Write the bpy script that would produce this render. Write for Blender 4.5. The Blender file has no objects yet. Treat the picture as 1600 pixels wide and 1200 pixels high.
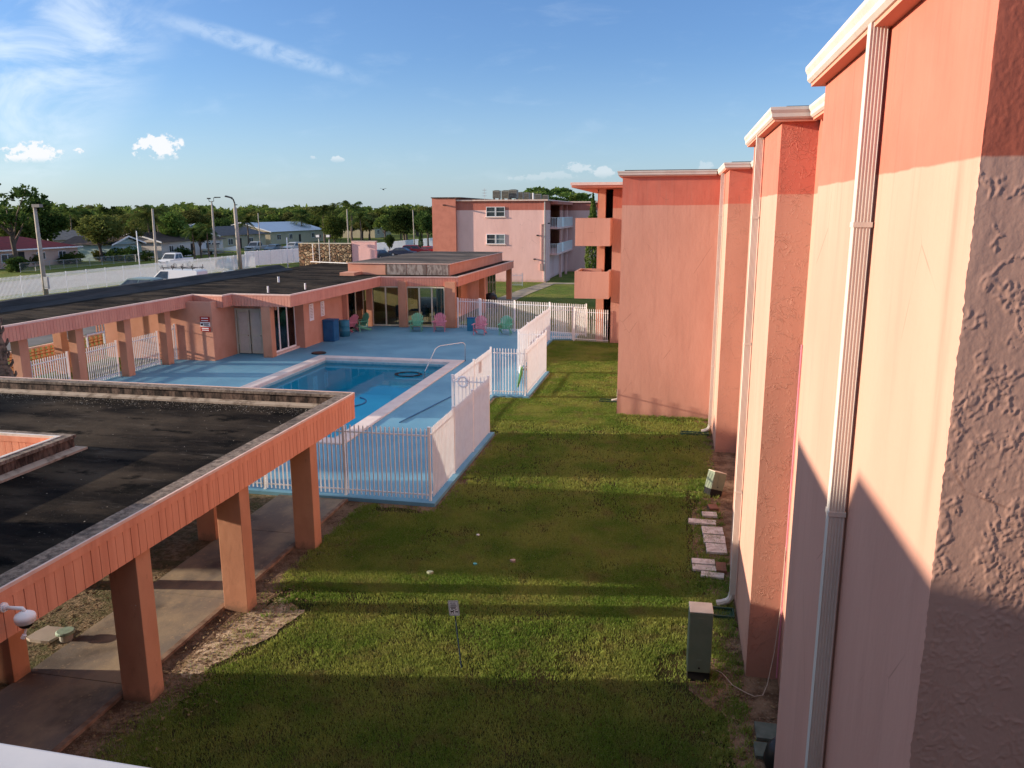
import bpy, math, random
import numpy as np
from mathutils import Vector, Matrix, noise as mnoise
random.seed(7); np.random.seed(7)
R = math.radians
scene = bpy.context.scene
col = scene.collection

# ------------------------------------------------------------------ camera
H = 7.0; FPX = 1243.85
yaw, pit, rol = 0.20210, 0.21164, -0.002056
_f = np.array([-math.sin(yaw)*math.cos(pit), math.cos(yaw)*math.cos(pit), -math.sin(pit)])
_r = np.array([math.cos(yaw), math.sin(yaw), 0.0]); _u = np.cross(_r, _f)
CR = math.cos(rol)*_r + math.sin(rol)*_u; CU = np.cross(CR, _f)
cam_d = bpy.data.cameras.new('camera'); cam = bpy.data.objects.new('camera', cam_d); col.objects.link(cam)
cam.matrix_world = Matrix(((CR[0],CU[0],-_f[0],0),(CR[1],CU[1],-_f[1],0),(CR[2],CU[2],-_f[2],H),(0,0,0,1)))
cam_d.sensor_width = 36; cam_d.lens = FPX/1600*36; cam_d.clip_start = 0.05; cam_d.clip_end = 6000
scene.camera = cam
def G(x, y, z=0.0):            # world point at height z seen in the direction of photo pixel (x, y)
    d = (x-800)*CR - (y-600)*CU + FPX*_f; t = (z-H)/d[2]; return (t*d[0], t*d[1])
def ATY(x, y, Y):
    d = (x-800)*CR - (y-600)*CU + FPX*_f; t = Y/d[1]; return (t*d[0], H+t*d[2])

# ------------------------------------------------------------------ world and sun
SUN_TRAVEL = Vector((1.0, 0.167, -0.200)).normalized()
SUN_EL = math.asin(-SUN_TRAVEL.z); SUN_AZ = math.atan2(-SUN_TRAVEL.x, -SUN_TRAVEL.y)   # azimuth from +Y towards +X
world = bpy.data.worlds.new('World'); scene.world = world; world.use_nodes = True
wt = world.node_tree; wn = wt.nodes; wl = wt.links; wn.clear()
def W(t, **k):
    n = wn.new(t)
    for a, b in k.items(): setattr(n, a, b)
    return n
sky = W('ShaderNodeTexSky', sky_type='NISHITA', sun_disc=False); sky.sun_elevation = SUN_EL; sky.sun_rotation = SUN_AZ
sky.altitude = 0; sky.air_density = 1.0; sky.dust_density = 0.6; sky.ozone_density = 2.2
wc = W('ShaderNodeTexCoord'); sx = W('ShaderNodeSeparateXYZ'); wl.new(wc.outputs['Generated'], sx.inputs[0])
def M(op, a, b=None, c=None, clamp=False):
    n = W('ShaderNodeMath', operation=op); n.use_clamp = clamp
    for i, v in enumerate((a, b, c)):
        if v is None: continue
        if isinstance(v, (int, float)): n.inputs[i].default_value = v
        else: wl.new(v, n.inputs[i])
    return n.outputs[0]
yy = M('MAXIMUM', sx.outputs[1], 0.05)
cu = M('DIVIDE', sx.outputs[0], yy); cv = M('DIVIDE', sx.outputs[2], yy)
cc = W('ShaderNodeCombineXYZ'); wl.new(cu, cc.inputs[0]); wl.new(cv, cc.inputs[1])
def WN(scale, detail, sxy=(1,1), off=(0,0), rough=0.55, dist=0.0, rot=0):
    mp = W('ShaderNodeMapping'); mp.inputs['Scale'].default_value = (sxy[0], sxy[1], 1); mp.inputs['Location'].default_value = (off[0], off[1], 0)
    mp.inputs['Rotation'].default_value = (0, 0, rot)
    wl.new(cc.outputs[0], mp.inputs[0]); n = W('ShaderNodeTexNoise'); n.inputs['Scale'].default_value = scale
    n.inputs['Detail'].default_value = detail; n.inputs['Roughness'].default_value = rough; n.inputs['Distortion'].default_value = dist
    wl.new(mp.outputs[0], n.inputs['Vector']); return n.outputs['Fac']
def dirpix(x, y):
    d = (x-800)*CR - (y-600)*CU + FPX*_f; return d[0]/d[1], d[2]/d[1]
def blob(px, py, rx, ry, rot=0.0):       # soft elliptical mask around a sky direction (1 in the middle, 0 at the rim)
    u0, v0 = dirpix(px, py); u1, _ = dirpix(px+rx, py); _, v1 = dirpix(px, py-ry)
    du = M('SUBTRACT', cu, u0); dv = M('SUBTRACT', cv, v0)
    c, s = math.cos(rot), math.sin(rot)
    a = M('DIVIDE', M('ADD', M('MULTIPLY', du, c), M('MULTIPLY', dv, s)), abs(u1-u0)); b = M('DIVIDE', M('SUBTRACT', M('MULTIPLY', dv, c), M('MULTIPLY', du, s)), abs(v1-v0))
    d = M('SQRT', M('ADD', M('MULTIPLY', a, a), M('MULTIPLY', b, b))); return M('SUBTRACT', 1.0, d, clamp=True)
def smooth(x, lo, hi):
    n = W('ShaderNodeMapRange', interpolation_type='SMOOTHSTEP'); n.clamp = True
    n.inputs['From Min'].default_value = lo; n.inputs['From Max'].default_value = hi; wl.new(x, n.inputs['Value']); return n.outputs['Result']
n1 = WN(5.0, 8, (1.0, 2.6), (3.1, 1.0), 0.6, 0.6, 0.45); n1b = WN(22.0, 6, (1.0, 1.8), (1.0, 5.0), 0.62, 0.4)
cir = M('MULTIPLY', smooth(n1, 0.34, 0.66), smooth(blob(80, 60, 330, 230, 0.75), 0.0, 0.7))
streak = M('MULTIPLY', smooth(n1b, 0.30, 0.62), smooth(blob(400, 72, 230, 22, -0.30), 0.0, 0.7))
n2 = WN(9.0, 7, (1.0, 3.5), (7.0, 2.0), 0.6, 0.3, -0.2)
thin = M('MULTIPLY', smooth(n2, 0.52, 0.80), 0.10)
cir = M('ADD', M('MULTIPLY', cir, 0.62), M('ADD', M('MULTIPLY', streak, 0.34), thin), clamp=True)
n3 = WN(46.0, 8, (1, 1.5), (0, 0), 0.62)
def puff(px, py, rx, ry, k=0.9):
    # flat-based cumulus: ellipse plus noise, cut off below its base
    bl_ = blob(px, py, rx*1.25, ry*1.25); m = M('ADD', bl_, M('MULTIPLY', M('MULTIPLY', M('SUBTRACT', n3, 0.5), 3.2), smooth(bl_, 0.0, 0.35)))
    _, vb = dirpix(px, py + ry*0.55); base = smooth(cv, vb-0.004, vb+0.006)
    return M('MULTIPLY', M('MULTIPLY', smooth(m, 0.34, 0.62), base), k)
pf = None
for a in ((248, 232, 44, 28), (52, 240, 62, 22), (124, 238, 14, 8), (18, 246, 34, 12), (528, 248, 12, 7, .5), (490, 246, 8, 5, .4), (905, 264, 30, 13, .35), (945, 270, 20, 12, .4), (870, 274, 55, 10, .2), (1100, 262, 18, 13, .25), (835, 278, 50, 8, .2)):
    p = puff(*a); pf = p if pf is None else M('MAXIMUM', pf, p)
# the air above the skyline is paler: low veil of thin cloud
veil = M('MULTIPLY', smooth(cv, 0.20, -0.02), 0.34)
lum = W('ShaderNodeRGB'); lum.outputs[0].default_value = (5.6, 6.3, 7.0, 1)
lum2 = W('ShaderNodeRGB'); lum2.outputs[0].default_value = (6.2, 6.2, 6.3, 1)
lum3 = W('ShaderNodeRGB'); lum3.outputs[0].default_value = (4.2, 5.5, 7.3, 1)
SKY_TINT = (0.77, 0.96, 1.36)
tint = W('ShaderNodeMix', data_type='RGBA', blend_type='MULTIPLY'); tint.inputs['Factor'].default_value = 1.0
wl.new(sky.outputs[0], tint.inputs['A']); tint.inputs['B'].default_value = (*SKY_TINT, 1)
def mixc(a, b, f):
    n = W('ShaderNodeMix', data_type='RGBA'); wl.new(a, n.inputs['A']); wl.new(b, n.inputs['B']); wl.new(f, n.inputs['Factor']); return n.outputs['Result']
# bright cloud-like sheet added overhead, out of view, to lift the ambient light
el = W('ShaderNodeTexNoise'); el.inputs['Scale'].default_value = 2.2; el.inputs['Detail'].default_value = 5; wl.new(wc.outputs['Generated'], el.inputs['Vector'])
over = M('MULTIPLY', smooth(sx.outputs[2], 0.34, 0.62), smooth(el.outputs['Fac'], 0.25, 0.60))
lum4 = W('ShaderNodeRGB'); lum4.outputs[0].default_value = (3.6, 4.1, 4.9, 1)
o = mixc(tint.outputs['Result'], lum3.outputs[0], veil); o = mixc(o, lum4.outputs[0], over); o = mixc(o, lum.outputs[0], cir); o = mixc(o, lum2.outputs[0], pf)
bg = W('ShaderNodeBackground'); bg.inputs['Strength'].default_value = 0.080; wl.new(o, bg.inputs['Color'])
wo = W('ShaderNodeOutputWorld'); wl.new(bg.outputs[0], wo.inputs['Surface'])

sd = bpy.data.lights.new('sun', 'SUN'); so = bpy.data.objects.new('sun', sd); col.objects.link(so)
sd.energy = 4.4; sd.angle = R(0.5); sd.color = (1.0, 0.80, 0.60); so.location = (-60, -10, 40)
so.rotation_euler = SUN_TRAVEL.to_track_quat('-Z', 'Y').to_euler()
vs = scene.view_settings; vs.view_transform = 'Standard'; vs.look = 'None'; vs.exposure = 1.02; vs.gamma = 1.0; vs.use_curve_mapping = False
scene.render.engine = 'CYCLES'
scene.cycles.max_bounces = 8; scene.cycles.transparent_max_bounces = 12; scene.cycles.diffuse_bounces = 4

# ------------------------------------------------------------------ materials
MATS = {}
class NT:
    def __init__(s, name):
        s.m = bpy.data.materials.new(name); s.m.use_nodes = True; s.t = s.m.node_tree; s.t.nodes.clear(); s.co = None; MATS[name] = s.m
    def n(s, t, **k):
        x = s.t.nodes.new(t)
        for a, b in k.items(): setattr(x, a, b)
        return x
    def set(s, node, key, v):
        i = node.inputs[key]
        if isinstance(v, bpy.types.NodeSocket): s.t.links.new(v, i)
        elif isinstance(v, (tuple, list)) and len(v) == 3 and i.type == 'RGBA': i.default_value = (*v, 1)
        else: i.default_value = v
    def coord(s, kind='Object', scale=(1,1,1)):
        c = s.n('ShaderNodeTexCoord').outputs['Object'] if kind == 'Object' else s.n('ShaderNodeNewGeometry').outputs['Position']
        if scale != (1,1,1):
            mp = s.n('ShaderNodeMapping'); mp.inputs['Scale'].default_value = scale; s.t.links.new(c, mp.inputs[0]); c = mp.outputs[0]
        return c
    def noise(s, scale, detail=6, st=(1,1,1), rough=0.55, kind='Object', dist=0.0):
        x = s.n('ShaderNodeTexNoise'); s.set(x, 'Vector', s.coord(kind, st)); s.set(x, 'Scale', float(scale)); s.set(x, 'Detail', float(detail)); s.set(x, 'Roughness', rough); s.set(x, 'Distortion', dist)
        return x.outputs['Fac']
    def vor(s, scale, st=(1,1,1), feature='F1', kind='Object', out='Distance'):
        x = s.n('ShaderNodeTexVoronoi', feature=feature); s.set(x, 'Vector', s.coord(kind, st)); s.set(x, 'Scale', float(scale)); return x.outputs[out]
    def math(s, op, a, b=None, clamp=False):
        x = s.n('ShaderNodeMath', operation=op); x.use_clamp = clamp; s.set(x, 0, a)
        if b is not None: s.set(x, 1, b)
        return x.outputs[0]
    def ramp(s, v, lo, hi, a=0.0, b=1.0):
        x = s.n('ShaderNodeMapRange', interpolation_type='SMOOTHSTEP'); s.set(x, 'Value', v); s.set(x, 'From Min', lo); s.set(x, 'From Max', hi); s.set(x, 'To Min', a); s.set(x, 'To Max', b); return x.outputs['Result']
    def mix(s, a, b, f, blend='MIX'):
        x = s.n('ShaderNodeMix', data_type='RGBA', blend_type=blend); s.set(x, 'A', a); s.set(x, 'B', b); s.set(x, 'Factor', f); return x.outputs['Result']
    def z(s):
        x = s.n('ShaderNodeSeparateXYZ'); s.t.links.new(s.n('ShaderNodeNewGeometry').outputs['Position'], x.inputs[0]); return x.outputs
    def bump(s, h, strength=0.3, dist=0.02, prev=None):
        x = s.n('ShaderNodeBump'); s.set(x, 'Height', h); s.set(x, 'Strength', strength); s.set(x, 'Distance', dist)
        if prev is not None: s.set(x, 'Normal', prev)
        return x.outputs['Normal']
    def done(s, c, rough=0.8, nrm=None, metal=0.0, spec=0.3, **k):
        p = s.n('ShaderNodeBsdfPrincipled'); s.set(p, 'Base Color', c); s.set(p, 'Roughness', rough); s.set(p, 'Metallic', metal); s.set(p, 'Specular IOR Level', spec)
        if nrm is not None: s.set(p, 'Normal', nrm)
        for a, b in k.items(): s.set(p, a.replace('_', ' '), b)
        o = s.n('ShaderNodeOutputMaterial'); s.t.links.new(p.outputs[0], o.inputs[0]); s.p = p; return s.m
def simple(name, c, c2=None, sc=3.0, rough=0.7, bump=0.0, bs=60.0, lo=0.35, hi=0.7, st=(1,1,1), metal=0.0, spec=0.3, dirt=None):
    t = NT(name); k = c if c2 is None else t.mix(c, c2, t.ramp(t.noise(sc, 7, st), lo, hi))
    if dirt: k = t.mix(k, dirt[0], t.math('MULTIPLY', t.ramp(t.noise(dirt[1], 9, (1,1,.35), .65), dirt[2], dirt[2]+.2), dirt[3]))
    nr = t.bump(t.noise(bs, 4), bump, 0.01) if bump else None
    return t.done(k, rough, nr, metal, spec)

PEACH = (0.55, 0.310, 0.245); PEACH2 = (0.51, 0.281, 0.220); CORAL = (0.53, 0.172, 0.125); CORAL2 = (0.485, 0.152, 0.110)
def stucco(name, a, a2, b, b2, zb, coarse, streaks=0.35):
    t = NT(name); z = t.z()
    base = t.mix(a, a2, t.ramp(t.noise(1.1, 6, (1,1,.4)), 0.35, 0.7)); top = t.mix(b, b2, t.ramp(t.noise(1.6, 6), 0.35, 0.7))
    wob = t.math('MULTIPLY', t.math('SUBTRACT', t.noise(2.5, 5), 0.5), 0.035)
    f = t.ramp(t.math('ADD', z[2], wob), zb-0.008, zb+0.008)
    k = t.mix(base, top, f)
    st = t.ramp(t.noise(7.0, 7, (1,1,.06), .62), 0.50, 0.78); k = t.mix(k, (a[0]*.66, a[1]*.66, a[2]*.68), t.math('MULTIPLY', st, streaks))
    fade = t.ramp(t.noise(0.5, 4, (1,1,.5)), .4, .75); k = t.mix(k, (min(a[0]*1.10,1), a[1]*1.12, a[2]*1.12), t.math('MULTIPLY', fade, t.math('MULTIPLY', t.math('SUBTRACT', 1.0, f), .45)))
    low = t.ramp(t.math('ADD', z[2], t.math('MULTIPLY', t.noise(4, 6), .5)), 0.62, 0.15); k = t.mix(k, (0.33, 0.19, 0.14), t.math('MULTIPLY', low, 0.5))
    # brown run-off stain down the near corner, soft and ragged
    sy = t.math('ABSOLUTE', t.math('SUBTRACT', t.math('ADD', z[1], t.math('MULTIPLY', t.noise(1.2, 5, (1,1,.35)), .25)), 4.36)); sm_ = t.math('MULTIPLY', t.ramp(sy, .13, .0), t.ramp(z[2], 4.6, 6.6)); k = t.mix(k, (0.30, 0.16, 0.12), t.math('MULTIPLY', sm_, t.ramp(t.noise(3, 6, (1,3,.3)), .3, .7, .15, .6)))
    # hairline cracks and run marks under the eaves
    ck = t.n('ShaderNodeTexVoronoi', feature='DISTANCE_TO_EDGE'); t.set(ck, 'Vector', t.coord('Object', (1,1,.55))); t.set(ck, 'Scale', 0.9); k = t.mix(k, (0.25, 0.13, 0.10), t.math('MULTIPLY', t.ramp(ck.outputs['Distance'], .0045, .0015), t.ramp(t.noise(.8, 3), .55, .62, 0, .55)))
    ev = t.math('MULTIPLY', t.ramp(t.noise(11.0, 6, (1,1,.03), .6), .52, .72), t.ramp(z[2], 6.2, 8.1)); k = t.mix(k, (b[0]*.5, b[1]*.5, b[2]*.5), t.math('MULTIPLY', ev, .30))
    if coarse:
        rid = t.math('ABSOLUTE', t.math('SUBTRACT', t.noise(7.0, 3, dist=1.2), 0.5)); r1 = t.ramp(rid, 0.035, 0.0)
        r1 = t.math('MULTIPLY', r1, t.ramp(t.noise(4.0, 3), 0.42, 0.60))
        pm = t.ramp(t.noise(26, 5, rough=.6), 0.55, 0.66); h = t.math('ADD', t.math('MULTIPLY', r1, 1.0), t.math('MULTIPLY', pm, 0.4)); h = t.math('ADD', h, t.math('MULTIPLY', t.noise(110, 3), .12))
        nr = t.bump(h, 1.0, coarse)
    else:
        h = t.math('ADD', t.math('MULTIPLY', t.noise(3.0, 5, (1,1,.45)), 1.0), t.math('ADD', t.math('MULTIPLY', t.noise(45, 5), 0.10), t.math('MULTIPLY', t.noise(13, 4, (1,1,.5)), 0.22)))
        nr = t.bump(h, 0.5, 0.02)
    return t.done(k, 0.86, nr, spec=0.2)
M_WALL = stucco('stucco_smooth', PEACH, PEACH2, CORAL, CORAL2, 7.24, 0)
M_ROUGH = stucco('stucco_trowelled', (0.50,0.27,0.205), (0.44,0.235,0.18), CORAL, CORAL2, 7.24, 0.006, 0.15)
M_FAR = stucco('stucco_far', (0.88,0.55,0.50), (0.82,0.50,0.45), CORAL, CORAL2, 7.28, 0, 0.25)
M_CORAL = simple('coral_paint', (0.62,0.22,0.14), (0.53,0.18,0.115), 2.0, 0.75, 0.25, 30)
M_CORALF = simple('coral_paint_far', (0.64,0.24,0.17), (0.56,0.20,0.14), 1.5, 0.8, 0.1, 20, dirt=((0.3,0.12,0.09), 1.0, .6, .35))
t = NT('column_paint'); k = t.mix((0.62,0.31,0.195), (0.53,0.25,0.155), t.ramp(t.noise(1.6, 7, (1,1,.5)), .36, .66)); k = t.mix(k, (0.30,0.15,0.09), t.math('MULTIPLY', t.ramp(t.noise(9, 9, (1,1,.35), .66), .60, .74), .5))
k = t.mix(k, (0.24,0.15,0.10), t.math('MULTIPLY', t.ramp(t.math('ADD', t.z()[2], t.math('MULTIPLY', t.noise(6, 7, kind='P', rough=.65), .5)), .48, .24), .8)); k = t.mix(k, (0.72,0.62,0.52), t.ramp(t.noise(5, 6, kind='P', rough=.7), .70, .73)); M_COL = t.done(k, 0.75, t.bump(t.math('ADD', t.noise(7, 5), t.math('MULTIPLY', t.noise(50, 4), .2)), 0.5, 0.01))
M_FASC = simple('fascia_paint', (0.80,0.36,0.23), (0.68,0.28,0.175), 7.0, 0.65, 0.25, 40, st=(1,1,.06), dirt=((0.30,0.13,0.09), 6.0, 0.60, 0.45))
M_GROOVE = simple('fascia_groove', (0.20,0.06,0.04))
M_CLUBF = simple('clubhouse_fascia_paint', (0.70,0.32,0.23), (0.62,0.26,0.19), 2.5, 0.75, 0.15, 40, st=(1,1,.3), dirt=((0.20,0.09,0.07), 3.5, 0.60, 0.45))
M_CLUBW = simple('clubhouse_wall_paint', (0.64,0.33,0.235), (0.58,0.28,0.19), 1.2, 0.82, 0.3, 25, dirt=((0.30,0.16,0.12), 2.0, 0.62, 0.3))
M_TRIM = simple('trim_paint', (0.80,0.60,0.52), (0.72,0.50,0.43), 6, 0.6)
M_GUT = simple('gutter_white', (0.61,0.58,0.54), (0.54,0.50,0.46), 3.0, 0.45, st=(1,1,.3), dirt=((0.40,0.30,0.26), 5.0, .66, .4))
M_SOFFIT = simple('soffit_paint', (0.62,0.28,0.2))
M_WHITE = simple('white_paint', (0.89,0.91,0.93), (0.83,0.84,0.86), 4.0, 0.5, dirt=((0.42,0.28,0.20), 6.0, .70, .4))
M_BLACK = simple('black_plastic', (0.012,0.012,0.014), rough=0.4)
M_DARK = simple('dark_interior', (0.03,0.028,0.026), rough=0.8)
M_METAL = simple('stainless_steel', (0.65,0.65,0.66), rough=0.25, metal=1.0)
M_CONC = simple('pole_concrete', (0.42,0.38,0.33), (0.34,0.30,0.26), 3, 0.85)
M_ALU = simple('galvanised_grey', (0.40,0.41,0.42), (0.33,0.34,0.35), 4, 0.5, metal=0.4)
M_CREAM = simple('cream_paint', (0.62,0.57,0.44), (0.55,0.50,0.38), 2, 0.7)
M_RED = simple('sign_red', (0.42,0.02,0.02), rough=0.5)
M_BLUEB = simple('blue_bin_paint', (0.02,0.13,0.30), (0.015,0.10,0.24), 3, 0.45)
M_TEAL = simple('drum_teal', (0.04,0.24,0.36), (0.03,0.19,0.30), 3, 0.5)
M_MINT = simple('mint_plastic', (0.14,0.46,0.30), (0.12,0.40,0.26), 5, 0.5)
M_PINK = simple('pink_plastic', (0.62,0.24,0.33), (0.55,0.20,0.28), 5, 0.5)
M_RUB = simple('tyre_rubber', (0.02,0.02,0.02), rough=0.85)
# roof covering: near-black felt, greyed in the middle, mildew and gravel
t = NT('roof_felt'); k = t.mix((0.008,0.007,0.007), (0.060,0.047,0.035), t.ramp(t.noise(0.55, 8, (.6,1.6,1), .6), 0.36, 0.66))
k = t.mix(k, (0.16,0.14,0.12), t.math('MULTIPLY', t.ramp(t.noise(2.0, 9, (.35,1.6,1), .7), .56, .78), .55))
k = t.mix(k, (0.003,0.003,0.003), t.ramp(t.noise(1.5, 8, (.7,1.2,1), .62), .55, .66)); k = t.mix(k, (0.42,0.38,0.34), t.math('MULTIPLY', t.ramp(t.noise(38, 2), .72, .76), .5))
M_ROOF = t.done(k, 0.97, t.bump(t.math('ADD', t.noise(3, 8), t.math('MULTIPLY', t.noise(60, 4), .3)), 0.7, 0.03), spec=0.04)
t = NT('roof_felt_pale'); k = t.mix((0.035,0.030,0.027), (0.15,0.12,0.10), t.ramp(t.noise(0.35, 8, (.5,1.5,1), .6), 0.38, 0.62)); k = t.mix(k, (0.012,0.011,0.010), t.ramp(t.noise(0.8, 8, (.5,1.5,1), .6), .52, .68))
M_ROOF2 = t.done(k, 0.9, t.bump(t.noise(3, 8), 0.5, 0.03), spec=0.2)
t = NT('roof_tar'); M_TAR = t.done(t.mix((0.006,0.007,0.010), (0.035,0.032,0.034), t.ramp(t.noise(1.6, 8, (1,.25,1), .6), .4, .7)), 0.75, t.bump(t.noise(2.5, 8, (1,.3,1)), 0.9, 0.06), spec=0.25)
t = NT('mildewed_cement'); k = t.mix((0.30,0.24,0.19), (0.07,0.052,0.044), t.ramp(t.noise(9, 10, (1,1,.5), .75), .36, .66)); k = t.mix(k, (0.03,0.022,0.02), t.math('MULTIPLY', t.ramp(t.noise(1.3, 7), .45, .7), .7)); k = t.mix(k, (0.55,0.48,0.42), t.math('MULTIPLY', t.ramp(t.noise(30, 5), .6, .7), .4)); M_MILD = t.done(k, 0.9, t.bump(t.noise(14, 7), 0.6, 0.02))
t = NT('stained_parapet'); k = t.mix((0.16,0.11,0.085), (0.018,0.013,0.012), t.ramp(t.noise(5, 9, (1,1,.3), .68), .36, .6)); M_STAIN = t.done(k, 0.9, t.bump(t.noise(14, 7), 0.6, 0.02))
t = NT('flashing_strip'); k = t.mix((0.42,0.35,0.28), (0.16,0.12,0.09), t.ramp(t.noise(4, 8, (1,1,1), .65), .45, .68)); M_FLASH = t.done(k, 0.8)
# ground
t = NT('lawn'); big = t.noise(0.33, 6, kind='P'); mid = t.noise(1.7, 7, kind='P', rough=.62); fin = t.noise(40, 5, (1,1,1), .7, kind='P')
k = t.mix((0.095,0.150,0.024), (0.180,0.195,0.044), t.ramp(big, .38, .62)); k = t.mix(k, (0.115,0.085,0.040), t.math('MULTIPLY', t.ramp(mid, .50, .70), .65))
k = t.mix(k, (0.035,0.050,0.012), t.math('MULTIPLY', t.ramp(fin, .46, .62), .7)); k = t.mix(k, (0.20,0.19,0.07), t.math('MULTIPLY', t.ramp(t.noise(75, 3, kind='P'), .60, .70), .5))
M_LAWN = t.done(k, 0.95, t.bump(t.math('ADD', fin, t.math('MULTIPLY', t.noise(9, 6, kind='P'), .6)), 0.9, 0.05), spec=0.1)
t = NT('dirt'); k = t.mix((0.24,0.165,0.11), (0.10,0.062,0.040), t.ramp(t.noise(2.5, 9, kind='P', rough=.65), .38, .62)); k = t.mix(k, (0.34,0.27,0.20), t.math('MULTIPLY', t.ramp(t.noise(28, 6, kind='P', rough=.65), .56, .66), .6))
M_DIRT = t.done(k, 0.95, t.bump(t.noise(22, 7, kind='P'), 0.9, 0.04), spec=0.1)
t = NT('sandy_soil'); k = t.mix((0.62,0.50,0.36), (0.30,0.21,0.14), t.ramp(t.noise(6, 9, kind='P', rough=.7), .38, .62)); M_SAND = t.done(k, 0.95, t.bump(t.noise(20, 8, kind='P', rough=.65), 1.0, 0.06), spec=0.1)
t = NT('thatch_shade'); k = t.mix((0.032,0.038,0.012), (0.065,0.055,0.022), t.ramp(t.noise(1.5, 7, kind='P'), .4, .65)); k = t.mix(k, (0.10,0.065,0.035), t.math('MULTIPLY', t.ramp(t.noise(5, 8, kind='P', rough=.65), .52, .7), .6)); M_THATCH_SHADE = t.done(k, 0.95, t.bump(t.noise(30, 6, kind='P'), 1.0, 0.04), spec=0.05)  # brown ground below the blades, darkened for the shadow between them
t = NT('leaf_litter'); k = t.mix((0.10,0.085,0.045), (0.26,0.20,0.13), t.ramp(t.noise(7, 9, kind='P', rough=.7), .38, .62)); k = t.mix(k, (0.07,0.085,0.028), t.math('MULTIPLY', t.ramp(t.noise(1.4, 6, kind='P'), .45, .6), .7))
M_LITTER = t.done(k, 0.9, t.bump(t.noise(24, 7, kind='P'), 0.9, 0.04), spec=0.15)
t = NT('old_concrete'); k = t.mix((0.21,0.19,0.165), (0.37,0.31,0.22), t.ramp(t.noise(1.0, 8, (1,.6,1), .6, kind='P'), .42, .66)); k = t.mix(k, (0.060,0.052,0.050), t.math('MULTIPLY', t.ramp(t.noise(0.7, 7, kind='P'), .52, .7), .7)); k = t.mix(k, (0.52,0.40,0.25), t.math('MULTIPLY', t.ramp(t.noise(9, 9, (1,1,1), .72, kind='P'), .56, .68), .45))
M_PATH = t.done(k, 0.88, t.bump(t.noise(30, 7, kind='P'), 0.35, 0.01), spec=0.2)
M_KERB = simple('kerb_strip', (0.30,0.21,0.15), (0.16,0.10,0.07), 5, .9, .5, 30)
t = NT('deck_paint'); k = t.mix((0.115,0.29,0.42), (0.16,0.37,0.50), t.ramp(t.noise(0.4, 7, kind='P'), .38, .66)); k = t.mix(k, (0.05,0.13,0.20), t.math('MULTIPLY', t.ramp(t.noise(2.2, 9, kind='P', rough=.68), .58, .74), .4)); k = t.mix(k, (0.26,0.46,0.55), t.math('MULTIPLY', t.ramp(t.noise(14, 8, kind='P'), .62, .72), .3))
M_DECK = t.done(k, 0.62, t.bump(t.noise(25, 6, kind='P'), 0.25, 0.01), spec=0.3)
t = NT('pool_plaster'); k = t.mix((0.30,0.74,0.84), (0.36,0.80,0.88), t.ramp(t.noise(0.5, 5, kind='P'), .4, .6)); M_PLAST = t.done(k, 0.7)
M_TILE = simple('pool_tile_band', (0.28,0.45,0.50), (0.20,0.36,0.44), 8, 0.3)
M_COPE = simple('coping_pink', (0.74,0.65,0.62), (0.66,0.56,0.53), 2.0, 0.75, 0.3, 30, dirt=((0.34,0.26,0.24), 3.0, .60, .4))
t = NT('pool_water'); nr = t.bump(t.noise(2.2, 3, kind='P'), 0.10, 0.02); fr = t.n('ShaderNodeFresnel'); t.set(fr, 'IOR', 1.33); t.set(fr, 'Normal', nr)
gl = t.n('ShaderNodeBsdfGlossy'); t.set(gl, 'Roughness', 0.02); t.set(gl, 'Normal', nr); t.set(gl, 'Color', (0.42, 0.72, 0.78)); tr = t.n('ShaderNodeBsdfTransparent'); t.set(tr, 'Color', (0.42,0.84,0.95))
mx = t.n('ShaderNodeMixShader'); t.set(mx, 0, fr.outputs[0]); t.set(mx, 1, tr.outputs[0]); t.set(mx, 2, gl.outputs[0]); oo = t.n('ShaderNodeOutputMaterial'); t.set(oo, 0, mx.outputs[0]); M_WATER = t.m
t = NT('window_glass'); fr = t.n('ShaderNodeFresnel'); t.set(fr, 'IOR', 1.6); gl = t.n('ShaderNodeBsdfGlossy'); t.set(gl, 'Roughness', 0.03); tr = t.n('ShaderNodeBsdfTransparent'); t.set(tr, 'Color', (0.62,0.66,0.62))
mx = t.n('ShaderNodeMixShader'); t.set(mx, 0, fr.outputs[0]); t.set(mx, 1, tr.outputs[0]); t.set(mx, 2, gl.outputs[0]); oo = t.n('ShaderNodeOutputMaterial'); t.set(oo, 0, mx.outputs[0]); M_GLASS = t.m
M_PANE = simple('dark_pane', (0.03,0.04,0.05), (0.07,0.08,0.09), 2, rough=0.12, spec=0.6)
M_CURT = simple('curtained_pane', (0.20,0.24,0.25), (0.13,0.16,0.18), 2, rough=0.25, spec=0.5)
t = NT('asphalt'); M_ASPH = t.done(t.mix((0.20,0.195,0.19), (0.27,0.265,0.255), t.ramp(t.noise(0.25, 8, kind='P'), .35, .65)), 0.9)
t = NT('parking_asphalt'); M_PARK = t.done(t.mix((0.10,0.10,0.10), (0.16,0.155,0.15), t.ramp(t.noise(0.4, 8, kind='P'), .35, .65)), 0.9)
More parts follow.
